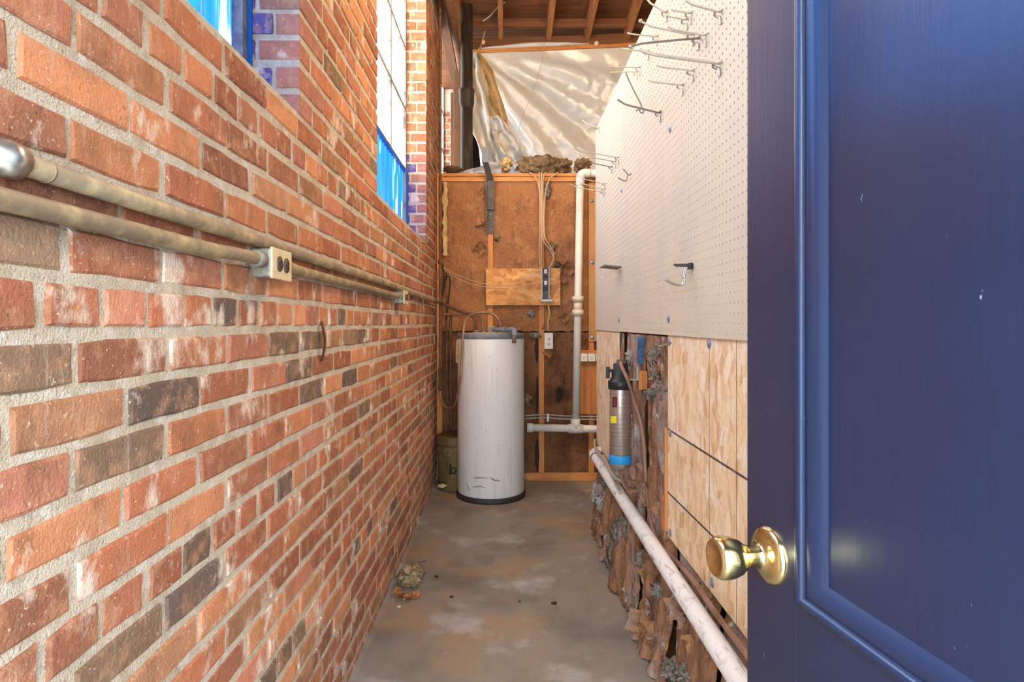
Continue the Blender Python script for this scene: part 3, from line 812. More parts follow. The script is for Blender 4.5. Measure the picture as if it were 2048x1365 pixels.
MB().bbox((p2.x - .024, p2.y - .02, p2.z - .005), (p2.x + .028, p2.y - .002, p3.z), .002).build('tongue', M['tank_grey'], br)
for py in (430, 460):
    c = PF(981, py, -.006)
    MB().lathe([(.006, 0), (.006, .005), (.003, .007), (0, .007)], 10, c, (0, -1, 0)).build('bolt', M['steel'], br)

# PVC vent pipe
pv = empty('pvc_drain', PF(1152, 858, -.06), 'white plastic pipe with elbow, coupling and tee on the partition', 'pipe')
Yp = YF - .07
a, b = P(1160.5, 352, Yp), P(1151.5, 850, Yp)
MB().tube([a, b], 0.029, 20).build('riser', M['pvc'], pv)
MB().tube(smooth_path([P(1160.5, 372, Yp), P(1160.5, 358, Yp), P(1163, 350, Yp), P(1170, 347, Yp), P(1180, 347, Yp)], 6), 0.034, 20).build('elbow', M['pvc'], pv)
MB().tube([P(1170, 347, Yp), P(1330, 347, Yp)], 0.029, 20).build('top_run', M['pvc'], pv)
cc = P(1156, 612, Yp)
MB().tube([cc + Vector((0, 0, -.045)), cc + Vector((0, 0, .045))], 0.034, 20).build('coupling', M['cream_pvc'], pv)
for s in (-1, 1):
    MB().tube([cc + Vector((0, 0, s * .052 - .02)), cc + Vector((0, 0, s * .052 + .02))], 0.046, 12).build('coupling_nut', M['cream_pvc'], pv)
tc = P(1151, 858, Yp)
MB().tube([P(1060, 856, Yp), P(1330, 861, Yp)], 0.029, 20).build('horizontal_run', M['pvc'], pv)
tee = MB().tube([tc + Vector((-.055, 0, .001)), tc + Vector((.055, 0, -.001))], 0.036, 20)
tee.tube([tc, tc + Vector((0, 0, .075))], 0.036, 20)
tee.build('tee', M['pvc'], pv)
MB().tube([P(1054, 856, Yp), P(1066, 856, Yp)], 0.036, 20).build('end_cap', M['pvc'], pv)
for i_, dy in enumerate((-3, 3)):
    tag(MB().tube(smooth_path([P(1048, 835 + dy, YF - .03), P(1090, 833 + dy, YF - .036), P(1140, 836 + dy, YF - .03), P(1260, 837 + dy, YF - .03)], 6), .006, 8).build('cable', M['grey_cable']),
        ('upper' if dy < 0 else 'lower') + ' grey cable running level behind the plastic pipe', 'cable')
MB().bbox(PF(1093, 842, -.046), PF(1097, 826, -.02), .001).build('staple', M['alu'], bpy.data.objects['cable.006'] if 'cable.006' in bpy.data.objects else part)

# perforated board generator -------------------------------------------------
def holed_board(O, du, dv, dn, nu, nv, p=0.0254, r=0.0031, t=0.006, mu=0.0, mv=0.0):
    """du, dv span the face; dn points into the board; mu, mv plain margins"""
    O = Vector(O); du = Vector(du); dv = Vector(dv); dn = Vector(dn)
    mb = MB(); V, Fc = mb.v, mb.f
    octo = [(math.cos(k * math.pi / 4) * r, math.sin(k * math.pi / 4) * r) for k in range(8)]
    outer = [(p/2, 0), (p/2, p/2), (0, p/2), (-p/2, p/2), (-p/2, 0), (-p/2, -p/2), (0, -p/2), (p/2, -p/2)]
    for i in range(nu):
        for j in range(nv):
            c = O + du * ((i + .5) * p) + dv * ((j + .5) * p)
            o = len(V)
            V += [tuple(c + du * x + dv * y) for x, y in outer]
            V += [tuple(c + du * x + dv * y) for x, y in octo]
            V += [tuple(c + du * x + dv * y + dn * t) for x, y in octo]
            for k in range(8):
                k2 = (k + 1) % 8
                Fc += [(o+k, o+k2, o+8+k2, o+8+k), (o+8+k, o+8+k2, o+16+k2, o+16+k)]
    mb.sm = [False] * len(Fc)
    a, b = nu * p, nv * p
    def q(u, v, n): return O + du * u + dv * v + dn * n
    rim = [q(0,0,0), q(a,0,0), q(a,b,0), q(0,b,0), q(0,0,t), q(a,0,t), q(a,b,t), q(0,b,t)]
    mb.add(rim, [(0,1,5,4), (1,2,6,5), (2,3,7,6), (3,0,4,7)])
    return mb

# bare pegboard strip and switch boxes right of the PVC pipe
bp = holed_board(PF(1177, 683, -.012), (1, 0, 0), (0, 0, 1), (0, 1, 0), 7, 48, t=.006)
bps = empty('pegboard_strip', PF(1190, 683, -.012), 'narrow bare brown pegboard strip beside the white pipe', 'pegboard')
bp.build('board', M['brownpeg'], bps)
def washer(c, n, parent, m=None, r=.014):
    MB().lathe([(0, .004), (.004, .004), (.005, .0025), (r*.9, .0016), (r, 0)], 20, c, n).build('washer', m or M['blue_zinc'], parent)
for py in (403, 526, 676):
    washer(PF(1184, py, -.013), (0, -1, 0), bps)
pw = MB().bbox(PF(1159, 828, -.03), PF(1240, 700, -.012), .001)
tag(pw.build('plywood_panel', M['plywood']), 'small orange plywood panel below the row of white boxes', 'board')
for i, px in enumerate((1159, 1174, 1189)):
    sb = empty('switch_box', PF(px + 6, 722, -.03), ['first small white box from the plastic pipe, labelled in fine print', 'middle small white box on the plywood panel', 'small white box half hidden by the pegboard wall end'][i], 'switch box', 'white boxes on the plywood panel')
    MB().bbox(PF(px, 722, -.075), PF(px + 13.5, 707, -.03), .003).build('body', M['white_plate'], sb)
    for k in range(3):
        MB().box(PF(px + 3, 718.2 - k * 3, -.0757), PF(px + (10.5 if k else 8), 717.5 - k * 3, -.0747)).build('print_line', M['scuff'], sb)

# debris along the top of the partition
for (px, py, w, h, mm, sd, lb) in (
    (1082, 333, 84, 40, 'brown_fluff', 1, 'largest heap of brown torn insulation on top of the partition'),
    (1120, 335, 40, 34, 'brown_fluff', 12, 'dark ragged insulation lump right of the largest heap'),
    (1165, 332, 30, 28, 'brown_fluff', 3, 'brown insulation tuft above the plastic pipe elbow'),
    (905, 340, 34, 12, 'brown_fluff', 4, 'flat insulation scrap at the left end of the partition top'),
    (1012, 330, 22, 26, 'yellow_paper', 5, 'stiff curled paper scrap on the partition top beside the heap')):
    c = P(px, py, YF + .06)
    tag(MB().blob(c, (w * K / 2, .07, h * K / 2), sd, 0.55, 4, 2.2, zt0 + .001).build('insulation_scrap', M[mm]), lb, 'insulation')
def foil(u, v):
    X = P(925 + 78 * u, 0, YF).x
    return Vector((X, YF + .02 + .05 * v + .02 * fr(u * 4, v * 4, 2), zt0 + .004 + v * (.03 + .09 * u) + .006 * fr(u * 9, v * 9, 3)))
tag(MB().grid(foil, 24, 8).build('foil_scrap', M['foil']), 'grey foil faced insulation scrap leaning on the partition top behind the bracket', 'insulation')

# ------------------------------------------------------------------ water heater
TX, TY, TR = -0.100, 4.237, 0.237
th = empty('water_heater', (TX, TY, 0), 'tall white cylindrical water heater tank standing on the floor', 'water heater')
ztop = 1.142
o3 = (TX, TY, 0)
MB().lathe([(0, 0), (TR + .008, 0), (TR + .010, .012), (TR + .008, .032), (TR - .004, .036)], 64, o3).build('base_ring', M['dark_base'], th)
body = MB().lathe([(TR - .006, .034), (TR, .04), (TR, ztop - .028)], 64, o3).build('body', M['tank'], th)
MB().lathe([(TR + .001, ztop - .030), (TR + .003, ztop - .028), (TR + .003, ztop), (TR - .004, ztop + .006)], 64, o3).build('top_band', M['tank_grey'], th)
MB().lathe([(TR - .003, ztop + .005), (TR * .5, ztop + .014), (0, ztop + .016)], 64, o3).build('top', M['tank_top'], th)
def on_tank(px, py, dr=.0012):
    x = (px - CX) * (TY - TR) / F
    for _ in range(12):
        yy_ = TY - math.sqrt(max(1e-6, (TR + dr) ** 2 - (x - TX) ** 2))
        x = (px - CX) * yy_ / F
        x = max(TX - TR * .995, min(TX + TR * .995, x))
    return Vector((x, yy_, H - (py - CY) * yy_ / F))
rs = random.Random(8)
for (xa, ya, xb, yb, w) in ((948, 956, 962, 957, 3.0), (958, 955, 976, 958, 2.0), (980, 957, 990, 962, 3.0), (985, 960, 1000, 963, 3.5), (945, 975, 962, 973, 1.6), (956, 972, 972, 977, 1.6), (932, 966, 940, 985, 1.8)):
    pp = [on_tank(xa + (xb - xa) * t / 6, ya + (yb - ya) * t / 6 + rs.uniform(-.8, .8)) for t in range(7)]
    MB().tube(pp, [w * .0009 * (1 - abs(t - 3) / 4) + .0006 for t in range(7)], 6).build('scuff_mark', M['scuff'], body)
for k in range(26):
    px, py = rs.uniform(935, 1035), rs.uniform(690, 975)
    c = on_tank(px, py, .0003)
    MB().blob(c, (.0018, .001, rs.uniform(.0015, .005)), k, .3, 1).build('chip', M['scuff'], body)
# fittings on top
vz = ztop + .012
val = MB()
vc = P(985, 662, TY - .02)
val.bbox(vc + Vector((-.02, -.02, -.02)), vc + Vector((.02, .02, .02)), .004)
val.tube([P(985, 668, TY - .02), P(985, 655, TY - .02)], .012, 12)
val.bbox(P(976, 656, TY - .03), P(990, 652, TY - .01), .002)
val.build('relief_valve', M['galv'], th)
MB().tube([P(985, 659, TY - .04), P(1012, 660, TY - .10), P(1024, 661, TY - .17)], .014, 14).build('discharge_pipe', M['grey_pvc'], th)
MB().tube([P(1004, 659.5, TY - .09), P(1010, 660, TY - .105)], .018, 14).build('pipe_coupling', M['grey_pvc'], th)
el = smooth_path([P(1018, 660, TY - .15), P(1026, 660, TY - .215), P(1029.5, 664, TY - .25), P(1029, 671, TY - .255)], 6)
MB().tube(el, .018, 14).build('elbow', M['grey_pvc'], th)
MB().tube([P(1029, 668, TY - .255), P(1028, 687, TY - .255)], .0145, 14).build('stub', M['brown_pvc'], th)
for px in (952, 967, 1002):
    c = P(px, 663, TY + (.02 if px != 1002 else .12)); c.z = vz
    MB().lathe([(.02, -.004), (.02, .006), (.013, .008), (.013, .022), (0, .022)], 12, c).build('fitting', M['galv'], th)
# flexible copper lines: each its own thing
Yt = TY + .02
def pipe_thing(name, pts, r, m, label, cat='pipe', n=10, k=8, group=None):
    return tag(MB().tube(smooth_path(pts, k), r, n).build(name, m), label, cat, group)
pipe_thing('copper_hose', [P(881, 782, 4.40), P(883, 800, 4.38), P(890, 813, 4.32), P(899, 818, 4.26), P(908, 812, 4.16), P(915, 793, 4.05), P(921, 755, 3.98), P(924, 715, 3.965), P(926, 672, 3.96), P(930, 645, 4.02), P(940, 631, 4.12), P(952, 630, 4.20), P(962, 640, Yt), P(967, 659, Yt)], .0085, M['copper'],
           'long copper tube looping down the corner and over the tank top', 'pipe')
pipe_thing('corroded_pipe', [P(884, 606, 4.42), P(905, 617, 4.35), P(925, 624, 4.30), P(938, 629, 4.27)], .013, M['rust'], 'pale corroded pipe slanting from the conduit to the tank top')
pipe_thing('flexible_connector', [P(936, 628, 4.27), P(947, 634, 4.26), P(952, 645, 4.255), P(952.5, 660, 4.255)], .013, M['rust'], 'short dark flexible connector bending into the tank top')
pipe_thing('copper_arch', [P(886, 630, 4.50), P(920, 629, 4.46), P(945, 626, 4.42), P(975, 626, 4.40), P(990, 632, 4.38), P(999, 643, 4.36), P(1003, 660, 4.355)], .0095, M['copper'], 'copper tube arching from the corner to the back of the tank top')
# vertical lines in the corner
pipe_thing('corner_pipe', [P(880.5, -60, 4.42), P(880.5, 300, 4.42), P(881, 600, 4.42), P(880.5, 784, 4.42)], .0115, M['rust'], 'brown vertical pipe in the corner above the long copper tube', k=3)
fit = bpy.data.objects['corner_pipe']
for py in (524, 743, 775):
    c = P(880.5, py, 4.42)
    MB().tube([c + Vector((0, 0, -.016)), c + Vector((0, 0, .016))], .017, 10).build('fitting', M['rust'], fit)
pipe_thing('drop_pipe', [P(893, 545, 4.53), P(892, 600, 4.52), P(893, 690, 4.52), P(894, 790, 4.52), P(900, 812, 4.5), P(905, 830, 4.5)], .009, M['rust'], 'dark thin pipe dropping behind the long copper tube')
pipe_thing('drop_pipe', [P(901, 632, 4.51), P(901, 700, 4.52), P(902, 800, 4.53), P(902, 860, 4.53)], .011, M['rust'], 'dark thin pipe dropping close beside the tank')
pipe_thing('looped_hose', [P(884, 527, 4.50), P(888, 555, 4.49), P(885, 590, 4.49), P(892, 555, 4.5), P(900, 560, 4.5), P(897, 600, 4.5), P(893, 640, 4.5)], .006, M['debris'], 'dark thin hose looped in the corner above the tank', 'hose')

# bucket
BX, BY = -0.372, 4.385
bk = empty('plastic_bucket', (BX, BY, 0), 'dirty yellow brown bucket with lid tucked behind the tank', 'bucket')
MB().lathe([(0, .002), (.112, .002), (.118, .012), (.128, .30)], 40, (BX, BY, 0)).build('body', M['bucket'], bk)
MB().lathe([(.127, .285), (.134, .287), (.134, .305), (.129, .308), (.129, .335), (.135, .337), (.135, .352), (.129, .356), (.131, .37), (.131, .395), (.10, .398), (0, .392)], 40, (BX, BY, 0)).build('lid', M['bucket'], bk)
letter = MB()
def onb(px, py):
    x = (px - CX) * (BY - .12) / F
    r_ = .124 + .002
    d = max(-.99, min(.99, (x - BX) / r_))
    y_ = BY - r_ * math.sqrt(1 - d * d)
    x = (px - CX) * y_ / F
    return Vector((x, y_, H - (py - CY) * y_ / F))
MB().tube([onb(901, 929), onb(901, 949)], .006, 8).add([], []).build('letter', M['black'], bk)
MB().tube([onb(907 + 5 * math.cos(t * .5236), 942 + 5.5 * math.sin(t * .5236)) for t in range(13)], .005, 8).build('letter', M['black'], bk)
tag(MB().blob(P(884, 972, 4.20) , (.03, .02, .012), 3, .6, 3, 2.2, 0.001).build('paper_scrap', M['yellow_paper']), 'pale crumpled scrap on the floor before the bucket', 'scrap')
tg = MB().grid(lambda u, v: P(913 + 4 * u - 1.5 * math.sin(v * 2), 680 + 46 * v, TY - .05 - .01 * u), 2, 8)
tag(tg.build('paper_tag', M['yellow_paper']), 'yellowed paper tag hanging at the left edge of the tank', 'tag')

# ------------------------------------------------------------------ conduits and outlets on the brick wall
upc = empty('upper_conduit', (-0.516, 0.4, 1.389), 'upper dusty metal conduit running along the brick wall', 'conduit')
zc = 1.390
MB().tube([(-0.515, 0.40, zc), (-0.515, 1.0, zc), (-0.515, 2.6, zc + .002), (-0.512, 3.6, zc - .006), (-0.50, 4.05, zc - .012), P(884, 606, 4.42)], .0125, 16).build('pipe', M['conduit'], upc)
for y in (0.615,):
    MB().tube([(-0.515, y - .03, zc), (-0.515, y - .012, zc), (-0.515, y - .011, zc), (-0.515, y + .012, zc)], [.016, .016, .0195, .0195], 16).build('coupling', M['steel'], upc)
    MB().tube([(-0.515, y + .05, zc), (-0.515, y + .053, zc)], .0133, 16).build('collar', M['conduit'], upc)
for y in (2.45, 2.75):
    MB().tube([(-0.5155, y - .008, zc), (-0.5155, y + .008, zc)], .0142, 14).build('strap', M['rust'], upc)
zl = 1.351
lc = empty('lower_conduit', (-0.512, 0.4, zl), 'lower dusty conduit feeding the near outlet box', 'conduit')
MB().tube(smooth_path([(-0.515, 0.40, zl - .005), (-0.515, 0.8, zl - .003), (-0.514, 1.04, zl - .002), (-0.510, 1.10, zl), (-0.503, 1.17, zl), (-0.503, 1.235, zl)], 6), .0125, 16).build('pipe', M['conduit'], lc)
MB().tube([(-0.503, 1.195, zl), (-0.503, 1.222, zl)], .017, 14).build('connector', M['galv'], lc)
lc2 = empty('lower_conduit', (-0.512, 1.36, zl), 'lower conduit between the two outlet boxes', 'conduit')
MB().tube(smooth_path([(-0.503, 1.345, zl), (-0.505, 1.42, zl), (-0.514, 1.52, zl), (-0.515, 2.4, zl), (-0.512, 2.7, zl - .001), (-0.503, 2.84, zl)], 6), .0125, 16).build('pipe', M['conduit'], lc2)
MB().tube([(-0.503, 2.82, zl), (-0.503, 2.85, zl)], .017, 14).build('connector', M['galv'], lc2)
duplex((-0.488, 1.290, 1.3465), (0, 1, 0), (0, 0, 1), (1, 0, 0), 0.112, 0.066, 'outlet_box', 'beige duplex outlet on a metal box, nearest the camera', M['plate'], M['socket'], box_depth=.043, horizontal=True)
duplex((-0.488, 2.905, 1.3465), (0, 1, 0), (0, 0, 1), (1, 0, 0), 0.112, 0.066, 'outlet_box', 'beige duplex outlet on a metal box, far along the brick wall', M['plate'], M['socket'], box_depth=.043, horizontal=True)
ys = 630.7 / (1010 - 640)
stp = MB().grid(lambda u, v: Vector((LX + .006 + .012 * math.sin(v * math.pi) * (1 - .3 * u), ys + (u - .5) * .018, 1.225 - v * .115)), 2, 14)
stp.grid(lambda u, v: Vector((LX + .004 + .012 * math.sin(v * math.pi) * (1 - .3 * u), ys + (.5 - u) * .018, 1.225 - v * .115)), 2, 14)
tag(stp.build('metal_strap', M['rust']), 'thin rusty metal strap hanging on the brick wall', 'strap')
for (px, py, lb) in ((843, 486, 'bent nail in the brick below the window sill'), (697, 953, 'small anchor plug low in the brick wall')):
    Yn = 630.7 / (1010 - px)
    c = P(px, py, Yn); c.x = LX
    tag(MB().tube([c, c + Vector((.05 if px == 843 else .012, -.03 if px == 843 else 0, -.01))], .003 if px == 843 else .007, 8).build('nail', M['rust']), lb, 'nail')

# ------------------------------------------------------------------ right stud wall
YE = 3.63
wr = struct(MB().box((RXW + .115, 0.2, 0.0), (RXW + .13, YE, 2.40)), 'wall_right', M['dark_board'], 'open stud wall stuffed with ragged brown insulation')
studs_y = [0.74, 1.14, 1.54, 1.945, 2.375, 2.785, 3.19, YE - .04]
for y in studs_y:
    MB().bbox((RXW + .022, y - .019, 0.0), (RXW + .112, y + .019, 2.38), .003).build('stud', M['stud'], wr)
MB().bbox((RXW + .02, 0.2, 2.36), (RXW + .112, YE, 2.40), .003).build('top_plate', M['rafter'], wr)
MB().bbox((RXW + .024, 0.2, 0.0), (RXW + .112, YE, 0.04), .003).build('bottom_plate', M['rafter'], wr)
def rag(y0, y1, seed, zt_=1.17, amp=1.0, m='kraft_old', out=0.0):
    def fn(u, v):
        Y = y0 + u * (y1 - y0); Z = 0.004 + v * zt_
        e_ = min(1, 7 * u, 7 * (1 - u))
        low = max(0, 1 - Z / 0.42)
        d = (0.012 + 0.018 * fr(Y * 7 + seed, Z * 1.3, seed, 4) * amp + 0.012 * abs(fr(Y * 15, Z * 3.0, seed + 3, 4)) * amp) * (0.3 + .7 * e_)
        d += low * (0.020 + 0.030 * abs(fr(Y * 8, Z * 3.4, seed + 9, 4)) * amp) + out * low
        d -= 0.03 * max(0, fr(Y * 7, Z * 5, seed + 20, 3) - 0.35)
        if Z > 0.47 and not (2.06 < Y < 2.84): d = min(d, .004)
        return Vector((RXW + .012 - d, Y + .012 * fr(Z * 9, u * 3, seed) * e_, Z if v > 0 else Z + .02 * abs(fr(Y * 20, 0, seed))))
    MB().grid(fn, 46, 110).build('kraft_facing', M[m], wr)
for i in range(len(studs_y) - 1):
    rag(studs_y[i] + .017, studs_y[i+1] - .017, i * 5.7 + 1, amp=(1.0 if studs_y[i] < 1.9 else 1.5), out=(0.0 if studs_y[i] < 1.9 else .012))
rr = random.Random(21)
# ragged paper flaps and fibre tufts, far lower stretch and the gap beside the filter
for k in range(20):
    y = rr.uniform(2.0, 3.3); z = abs(rr.gauss(0, .17)) + .03
    flap((RXW - .012 - rr.uniform(0, .035) * (1 - min(1, z / .4)), y, z), rr.uniform(.03, .065), RZ(rr.uniform(.9, 2.2)) @ RX(rr.uniform(-.6, .6)) @ RY(rr.uniform(-1.2, 1.2)), M['kraft_old'] if rr.random() < .75 else M['white_fluff'], wr, k * 1.3)
for k in range(12):
    y = rr.uniform(2.08, 2.82); z = rr.uniform(.5, 1.16)
    if 2.25 < y < 2.5 and z > .8: continue
    flap((RXW - .004, y, z), rr.uniform(.03, .06), RZ(rr.uniform(1.0, 2.2)) @ RX(rr.uniform(-.7, .7)) @ RY(rr.uniform(-1.2, 1.2)), M['kraft_old'], wr, 90 + k * 1.7)
for k in range(4):
    y = rr.uniform(1.2, 1.95); z = rr.uniform(.02, .42)
    flap((RXW - .004, y, z), rr.uniform(.03, .07), RZ(rr.uniform(1.2, 2.0)) @ RX(rr.uniform(-.5, .5)) @ RY(rr.uniform(-1.2, 1.2)), M['kraft_old'], wr, 140 + k)
def tuft(px, py, s, m, sd, x=RXW - .02, sx=.03):
    Y = x * F / (px - CX)
    c = P(px, py, Y)
    MB().blob((x, Y, max(.02, c.z)), (sx, s * Y / F * 1.5, s * Y / F), sd, 0.75, 4, 4.5, .002).build('fibre_tuft', m, wr)
for i, (px, py, s, mm) in enumerate(((1240, 1070, 26, 'fluff'), (1232, 1110, 26, 'fluff'), (1226, 1140, 18, 'fluff'), (1248, 1165, 22, 'fluff'), (1256, 1050, 18, 'fluff'), (1244, 1215, 16, 'white_fluff'),
                                     (1196, 990, 18, 'white_fluff'), (1205, 1010, 14, 'white_fluff'), (1200, 1040, 10, 'fluff'), (1212, 960, 12, 'fluff'), (1240, 945, 10, 'white_fluff'),
                                     (1284, 1250, 14, 'fluff'), (1320, 1180, 12, 'fluff'), (1345, 1340, 16, 'fluff'), (1290, 1120, 14, 'fluff'), (1375, 1350, 18, 'fluff'))):
    tuft(px, py, s, M[mm], i)
for i, (px, py, s, mm) in enumerate(((1315, 750, 22, 'fluff'), (1322, 780, 20, 'fluff'), (1308, 715, 18, 'fluff'), (1325, 700, 14, 'fluff'), (1262, 715, 14, 'white_fluff'), (1300, 790, 10, 'fluff'), (1268, 845, 12, 'white_fluff'), (1326, 835, 10, 'white_fluff'))):
    tuft(px, py, s, M[mm], 30 + i, RXW - .002, .018)

# exposed upright between the OSB panels, green and blue scraps
MB().bbox((RXW - .004, 2.845, 0.95), (RXW + .012, 2.875, 1.178), .001).build('green_edge', M['green'], wr)
MB().bbox((RXW - .016, 2.40, 1.055), (RXW + .004, 2.445, 1.165), .006, RX(.12)).build('blue_rag', M['blue_cloth'], wr)
MB().bbox((RXW - .006, 2.055, 0.50), (RXW + .02, 2.10, 0.86), .003).build('stud_splice', M['stud'], wr)

# OSB panels
osb_n = empty('chipboard', (RXW + .006, 1.5, 0.49), 'pale chipboard panel with pencil lines below the pegboard', 'board')
MB().bbox((RXW + .001, 0.60, 0.490), (RXW + .012, 2.043, 1.200), .001).build('board', M['osb'], osb_n)
osb_f = empty('chipboard', (RXW + .006, 3.2, 0.48), 'narrow pale chipboard panel at the far end behind the filter', 'board')
MB().bbox((RXW + .001, 2.862, 0.480), (RXW + .012, YE, 1.185), .001).build('board', M['osb'], osb_f)
xo = RXW + .0012
for y in (1.627, 1.437, 1.23, 1.02):
    MB().box((xo - .0006, y - .0011, .491), (xo + .001, y + .0011, 1.199)).build('pencil_line', M['pencil'], osb_n)
for (z0_, z1_) in ((.857, .862), (.640, .662)):
    lm = MB().add([(xo - .0008, 2.04, z0_ - .003), (xo - .0008, .61, z1_ - .003 + .0), (xo - .0008, .61, z1_ + .003), (xo - .0008, 2.04, z0_ + .003),
                   (xo + .001, 2.04, z0_ - .003), (xo + .001, .61, z1_ - .003), (xo + .001, .61, z1_ + .003), (xo + .001, 2.04, z0_ + .003)],
                  [(0,3,2,1), (4,5,6,7), (0,1,5,4), (1,2,6,5), (2,3,7,6), (3,0,4,7)])
    lm.build('pencil_line', M['pencil'], osb_n)
def wallpt(px, py, x=RXW):
    Y = x * F / (px - CX)
    return P(px, py, Y)
for (px, py) in ((1338, 684), (1418, 688), (1340, 866), (1340, 1066), (1424, 1166)):
    c = wallpt(px, py); washer((RXW + .0005, max(.62, min(2.03, c.y)), c.z), (-1, 0, 0), osb_n)
c = wallpt(1341, 686)
tag(MB().tube([(RXW + .001, c.y - .01, c.z), (RXW - .045, c.y - .02, c.z - .012)], .0025, 8).build('nail', M['dark_zinc']), 'long nail sticking out of the chipboard below the pegboard', 'nail')

# pegboard
pg = empty('pegboard', (RXW, 2.4, 1.18), 'large cream painted pegboard covering the upper right wall', 'pegboard')
nY = 96
PB0 = YE - nY * .0254
holed_board((RXW - .006, YE, 1.180), (0, -1, 0), (0, 0, 1), (1, 0, 0), nY, 48, r=.0036, t=.006).build('board', M['pegboard'], pg)
for (px, py) in ((1344, 257), (1246, 380), (1241, 640), (1341, 637)):
    c = wallpt(px, py); washer((RXW - .0065, c.y, c.z), (-1, 0, 0), pg, r=.015)

# pegboard hooks ------------------------------------------------------------
XB = RXW - .006
def hook(base, tip, label, r=.0026, m='zinc', rise=0.18, clip=True, ball=False, name='pegboard_hook'):
    Y = XB * F / (base[0] - CX)
    b = P(base[0], base[1], Y)
    t = P(tip[0], tip[1], Y)
    L_ = XB - t.x
    root = empty(name, b, label, 'hook', 'metal hooks on the pegboard')
    zk = b.z + (t.z - b.z) * 0.25
    dz = t.z - b.z
    pts = [b + Vector((.004, 0, 0)), b + Vector((-.012, 0, 0)), Vector((b.x - L_ * .45, Y, b.z + dz * .30)), Vector((b.x - L_ * .78, Y, b.z + dz * .58)), Vector((b.x - L_ * .90, Y, b.z + dz * .78)), t]
    MB().tube(smooth_path(pts, 5), r, 8).build('rod', M[m], root)
    if ball:
        MB().blob(t, (r * 1.9,) * 3, 1, 0, 2).build('ball_tip', M['steel'], root)
    if clip:
        cl = MB()
        cl.tube(smooth_path([b + Vector((-.018, .002, .001)), b + Vector((-.016, .010, -.004)), b + Vector((-.008, .008, -.010)), b + Vector((-.005, 0, -.016)), b + Vector((-.004, 0, -.034))], 5), r * 1.05, 8)
        cl.build('back_clip', M['steel'], root)
        MB().tube([b + Vector((-.014, -.001, -.002)), b + Vector((-.003, -.006, .002)), b + Vector((.002, -.008, .003))], r * .9, 8).build('brace', M[m], root)
    return root
HK = [
    ((1444, 23), (1372, 1), 'thick hook nearest the door at the very top of the pegboard', dict(r=.003)),
    ((1384, 26), (1342, 19), 'short upper hook of the close pair near the top right', {}),
    ((1376, 39), (1334, 31), 'short lower hook of the close pair near the top right', {}),
    ((1335, 24), (1293, -4), 'hook with a long white upturned end at the top edge', dict(r=.0032)),
    ((1388, 69), (1281, 42), 'long hook with a round white knob at its tip', dict(ball=True, r=.003)),
    ((1414, 70), (1335, 53), 'hook crossing in front of the round knobbed one', {}),
    ((1316, 73), (1254, 66), 'small pale hook reaching over the roof beam', {}),
    ((1399, 77), (1261, 93), 'long dark rod drooping down to a white end', dict(r=.0032, m='dark_zinc', ball=True)),
    ((1298, 103), (1240, 96), 'thin white hook under the long drooping rod', {}),
    ((1442, 126), (1278, 99), 'heaviest and longest hook below the top cluster', dict(r=.0042)),
    ((1388, 141), (1313, 131), 'medium hook just under the heaviest one', {}),
    ((1281, 135), (1223, 134), 'upper thin hook of the pale pair at the board edge', dict(r=.002)),
    ((1276, 144), (1220, 145), 'lower thin hook of the pale pair at the board edge', dict(r=.002)),
    ((1367, 170), (1296, 161), 'medium hook right above the round white washer', {}),
    ((1322, 225), (1235, 199), 'thick sloping hook left of the round white washer', dict(r=.0036, m='dark_zinc')),
    ((1199, 256), (1166, 241), 'single white hook at the far upper corner of the pegboard', {}),
    ((1238, 315), (1154, 295), 'upper long hook of the far group beside the plastic sheet', dict(r=.0028)),
    ((1232, 323), (1149, 303), 'second long hook of the far group beside the plastic sheet', dict(r=.0028)),
    ((1225, 334), (1182, 323), 'short dark hook under the two long far ones', dict(m='dark_zinc')),
    ((1212, 368), (1154, 350), 'upper hook of the three in front of the plastic pipe', dict(r=.0024)),
    ((1210, 378), (1154, 361), 'middle hook of the three in front of the plastic pipe', dict(r=.0024)),
    ((1208, 384), (1140, 368), 'lowest hook of the three in front of the plastic pipe', dict(r=.0024)),
]
for b, t, lb, kw in HK:
    hook(b, t, lb, **kw)
# loose hook dangling from the thick sloping one
Yd = XB * F / (1300 - CX)
dg = empty('dangling_hook', P(1284, 218, Yd), 'loose dark hook dangling upright on the sloping hook', 'hook', 'metal hooks on the pegboard')
MB().tube(smooth_path([P(1252, 144, Yd), P(1254, 152, Yd), P(1268, 182, Yd), P(1280, 205, Yd), P(1284, 217, Yd)], 5), .0028, 8).build('rod', M['dark_zinc'], dg)
MB().tube(smooth_path([P(1272, 222, Yd), P(1280, 218, Yd), P(1279, 222, Yd), P(1283, 226, Yd), P(1287, 224, Yd), P(1286, 217, Yd)], 4), .0028, 8).build('bent_end', M['dark_zinc'], dg)
# double prong hook
Yv = XB * F / (1262 - CX)
dp = empty('double_hook', P(1262, 345, Yv), 'two pronged wire hook in the middle of the far half', 'hook', 'metal hooks on the pegboard')
MB().tube(smooth_path([P(1246, 338, Yv), P(1254, 347, Yv), P(1258, 350, Yv), P(1262, 348, Yv), P(1265, 335, Yv)], 5), .0026, 8).build('prong', M['dark_zinc'], dp)
MB().tube(smooth_path([P(1236, 356, Yv), P(1246, 361, Yv), P(1252, 362, Yv), P(1254, 358, Yv), P(1255, 349, Yv)], 5), .0026, 8).build('prong', M['dark_zinc'], dp)
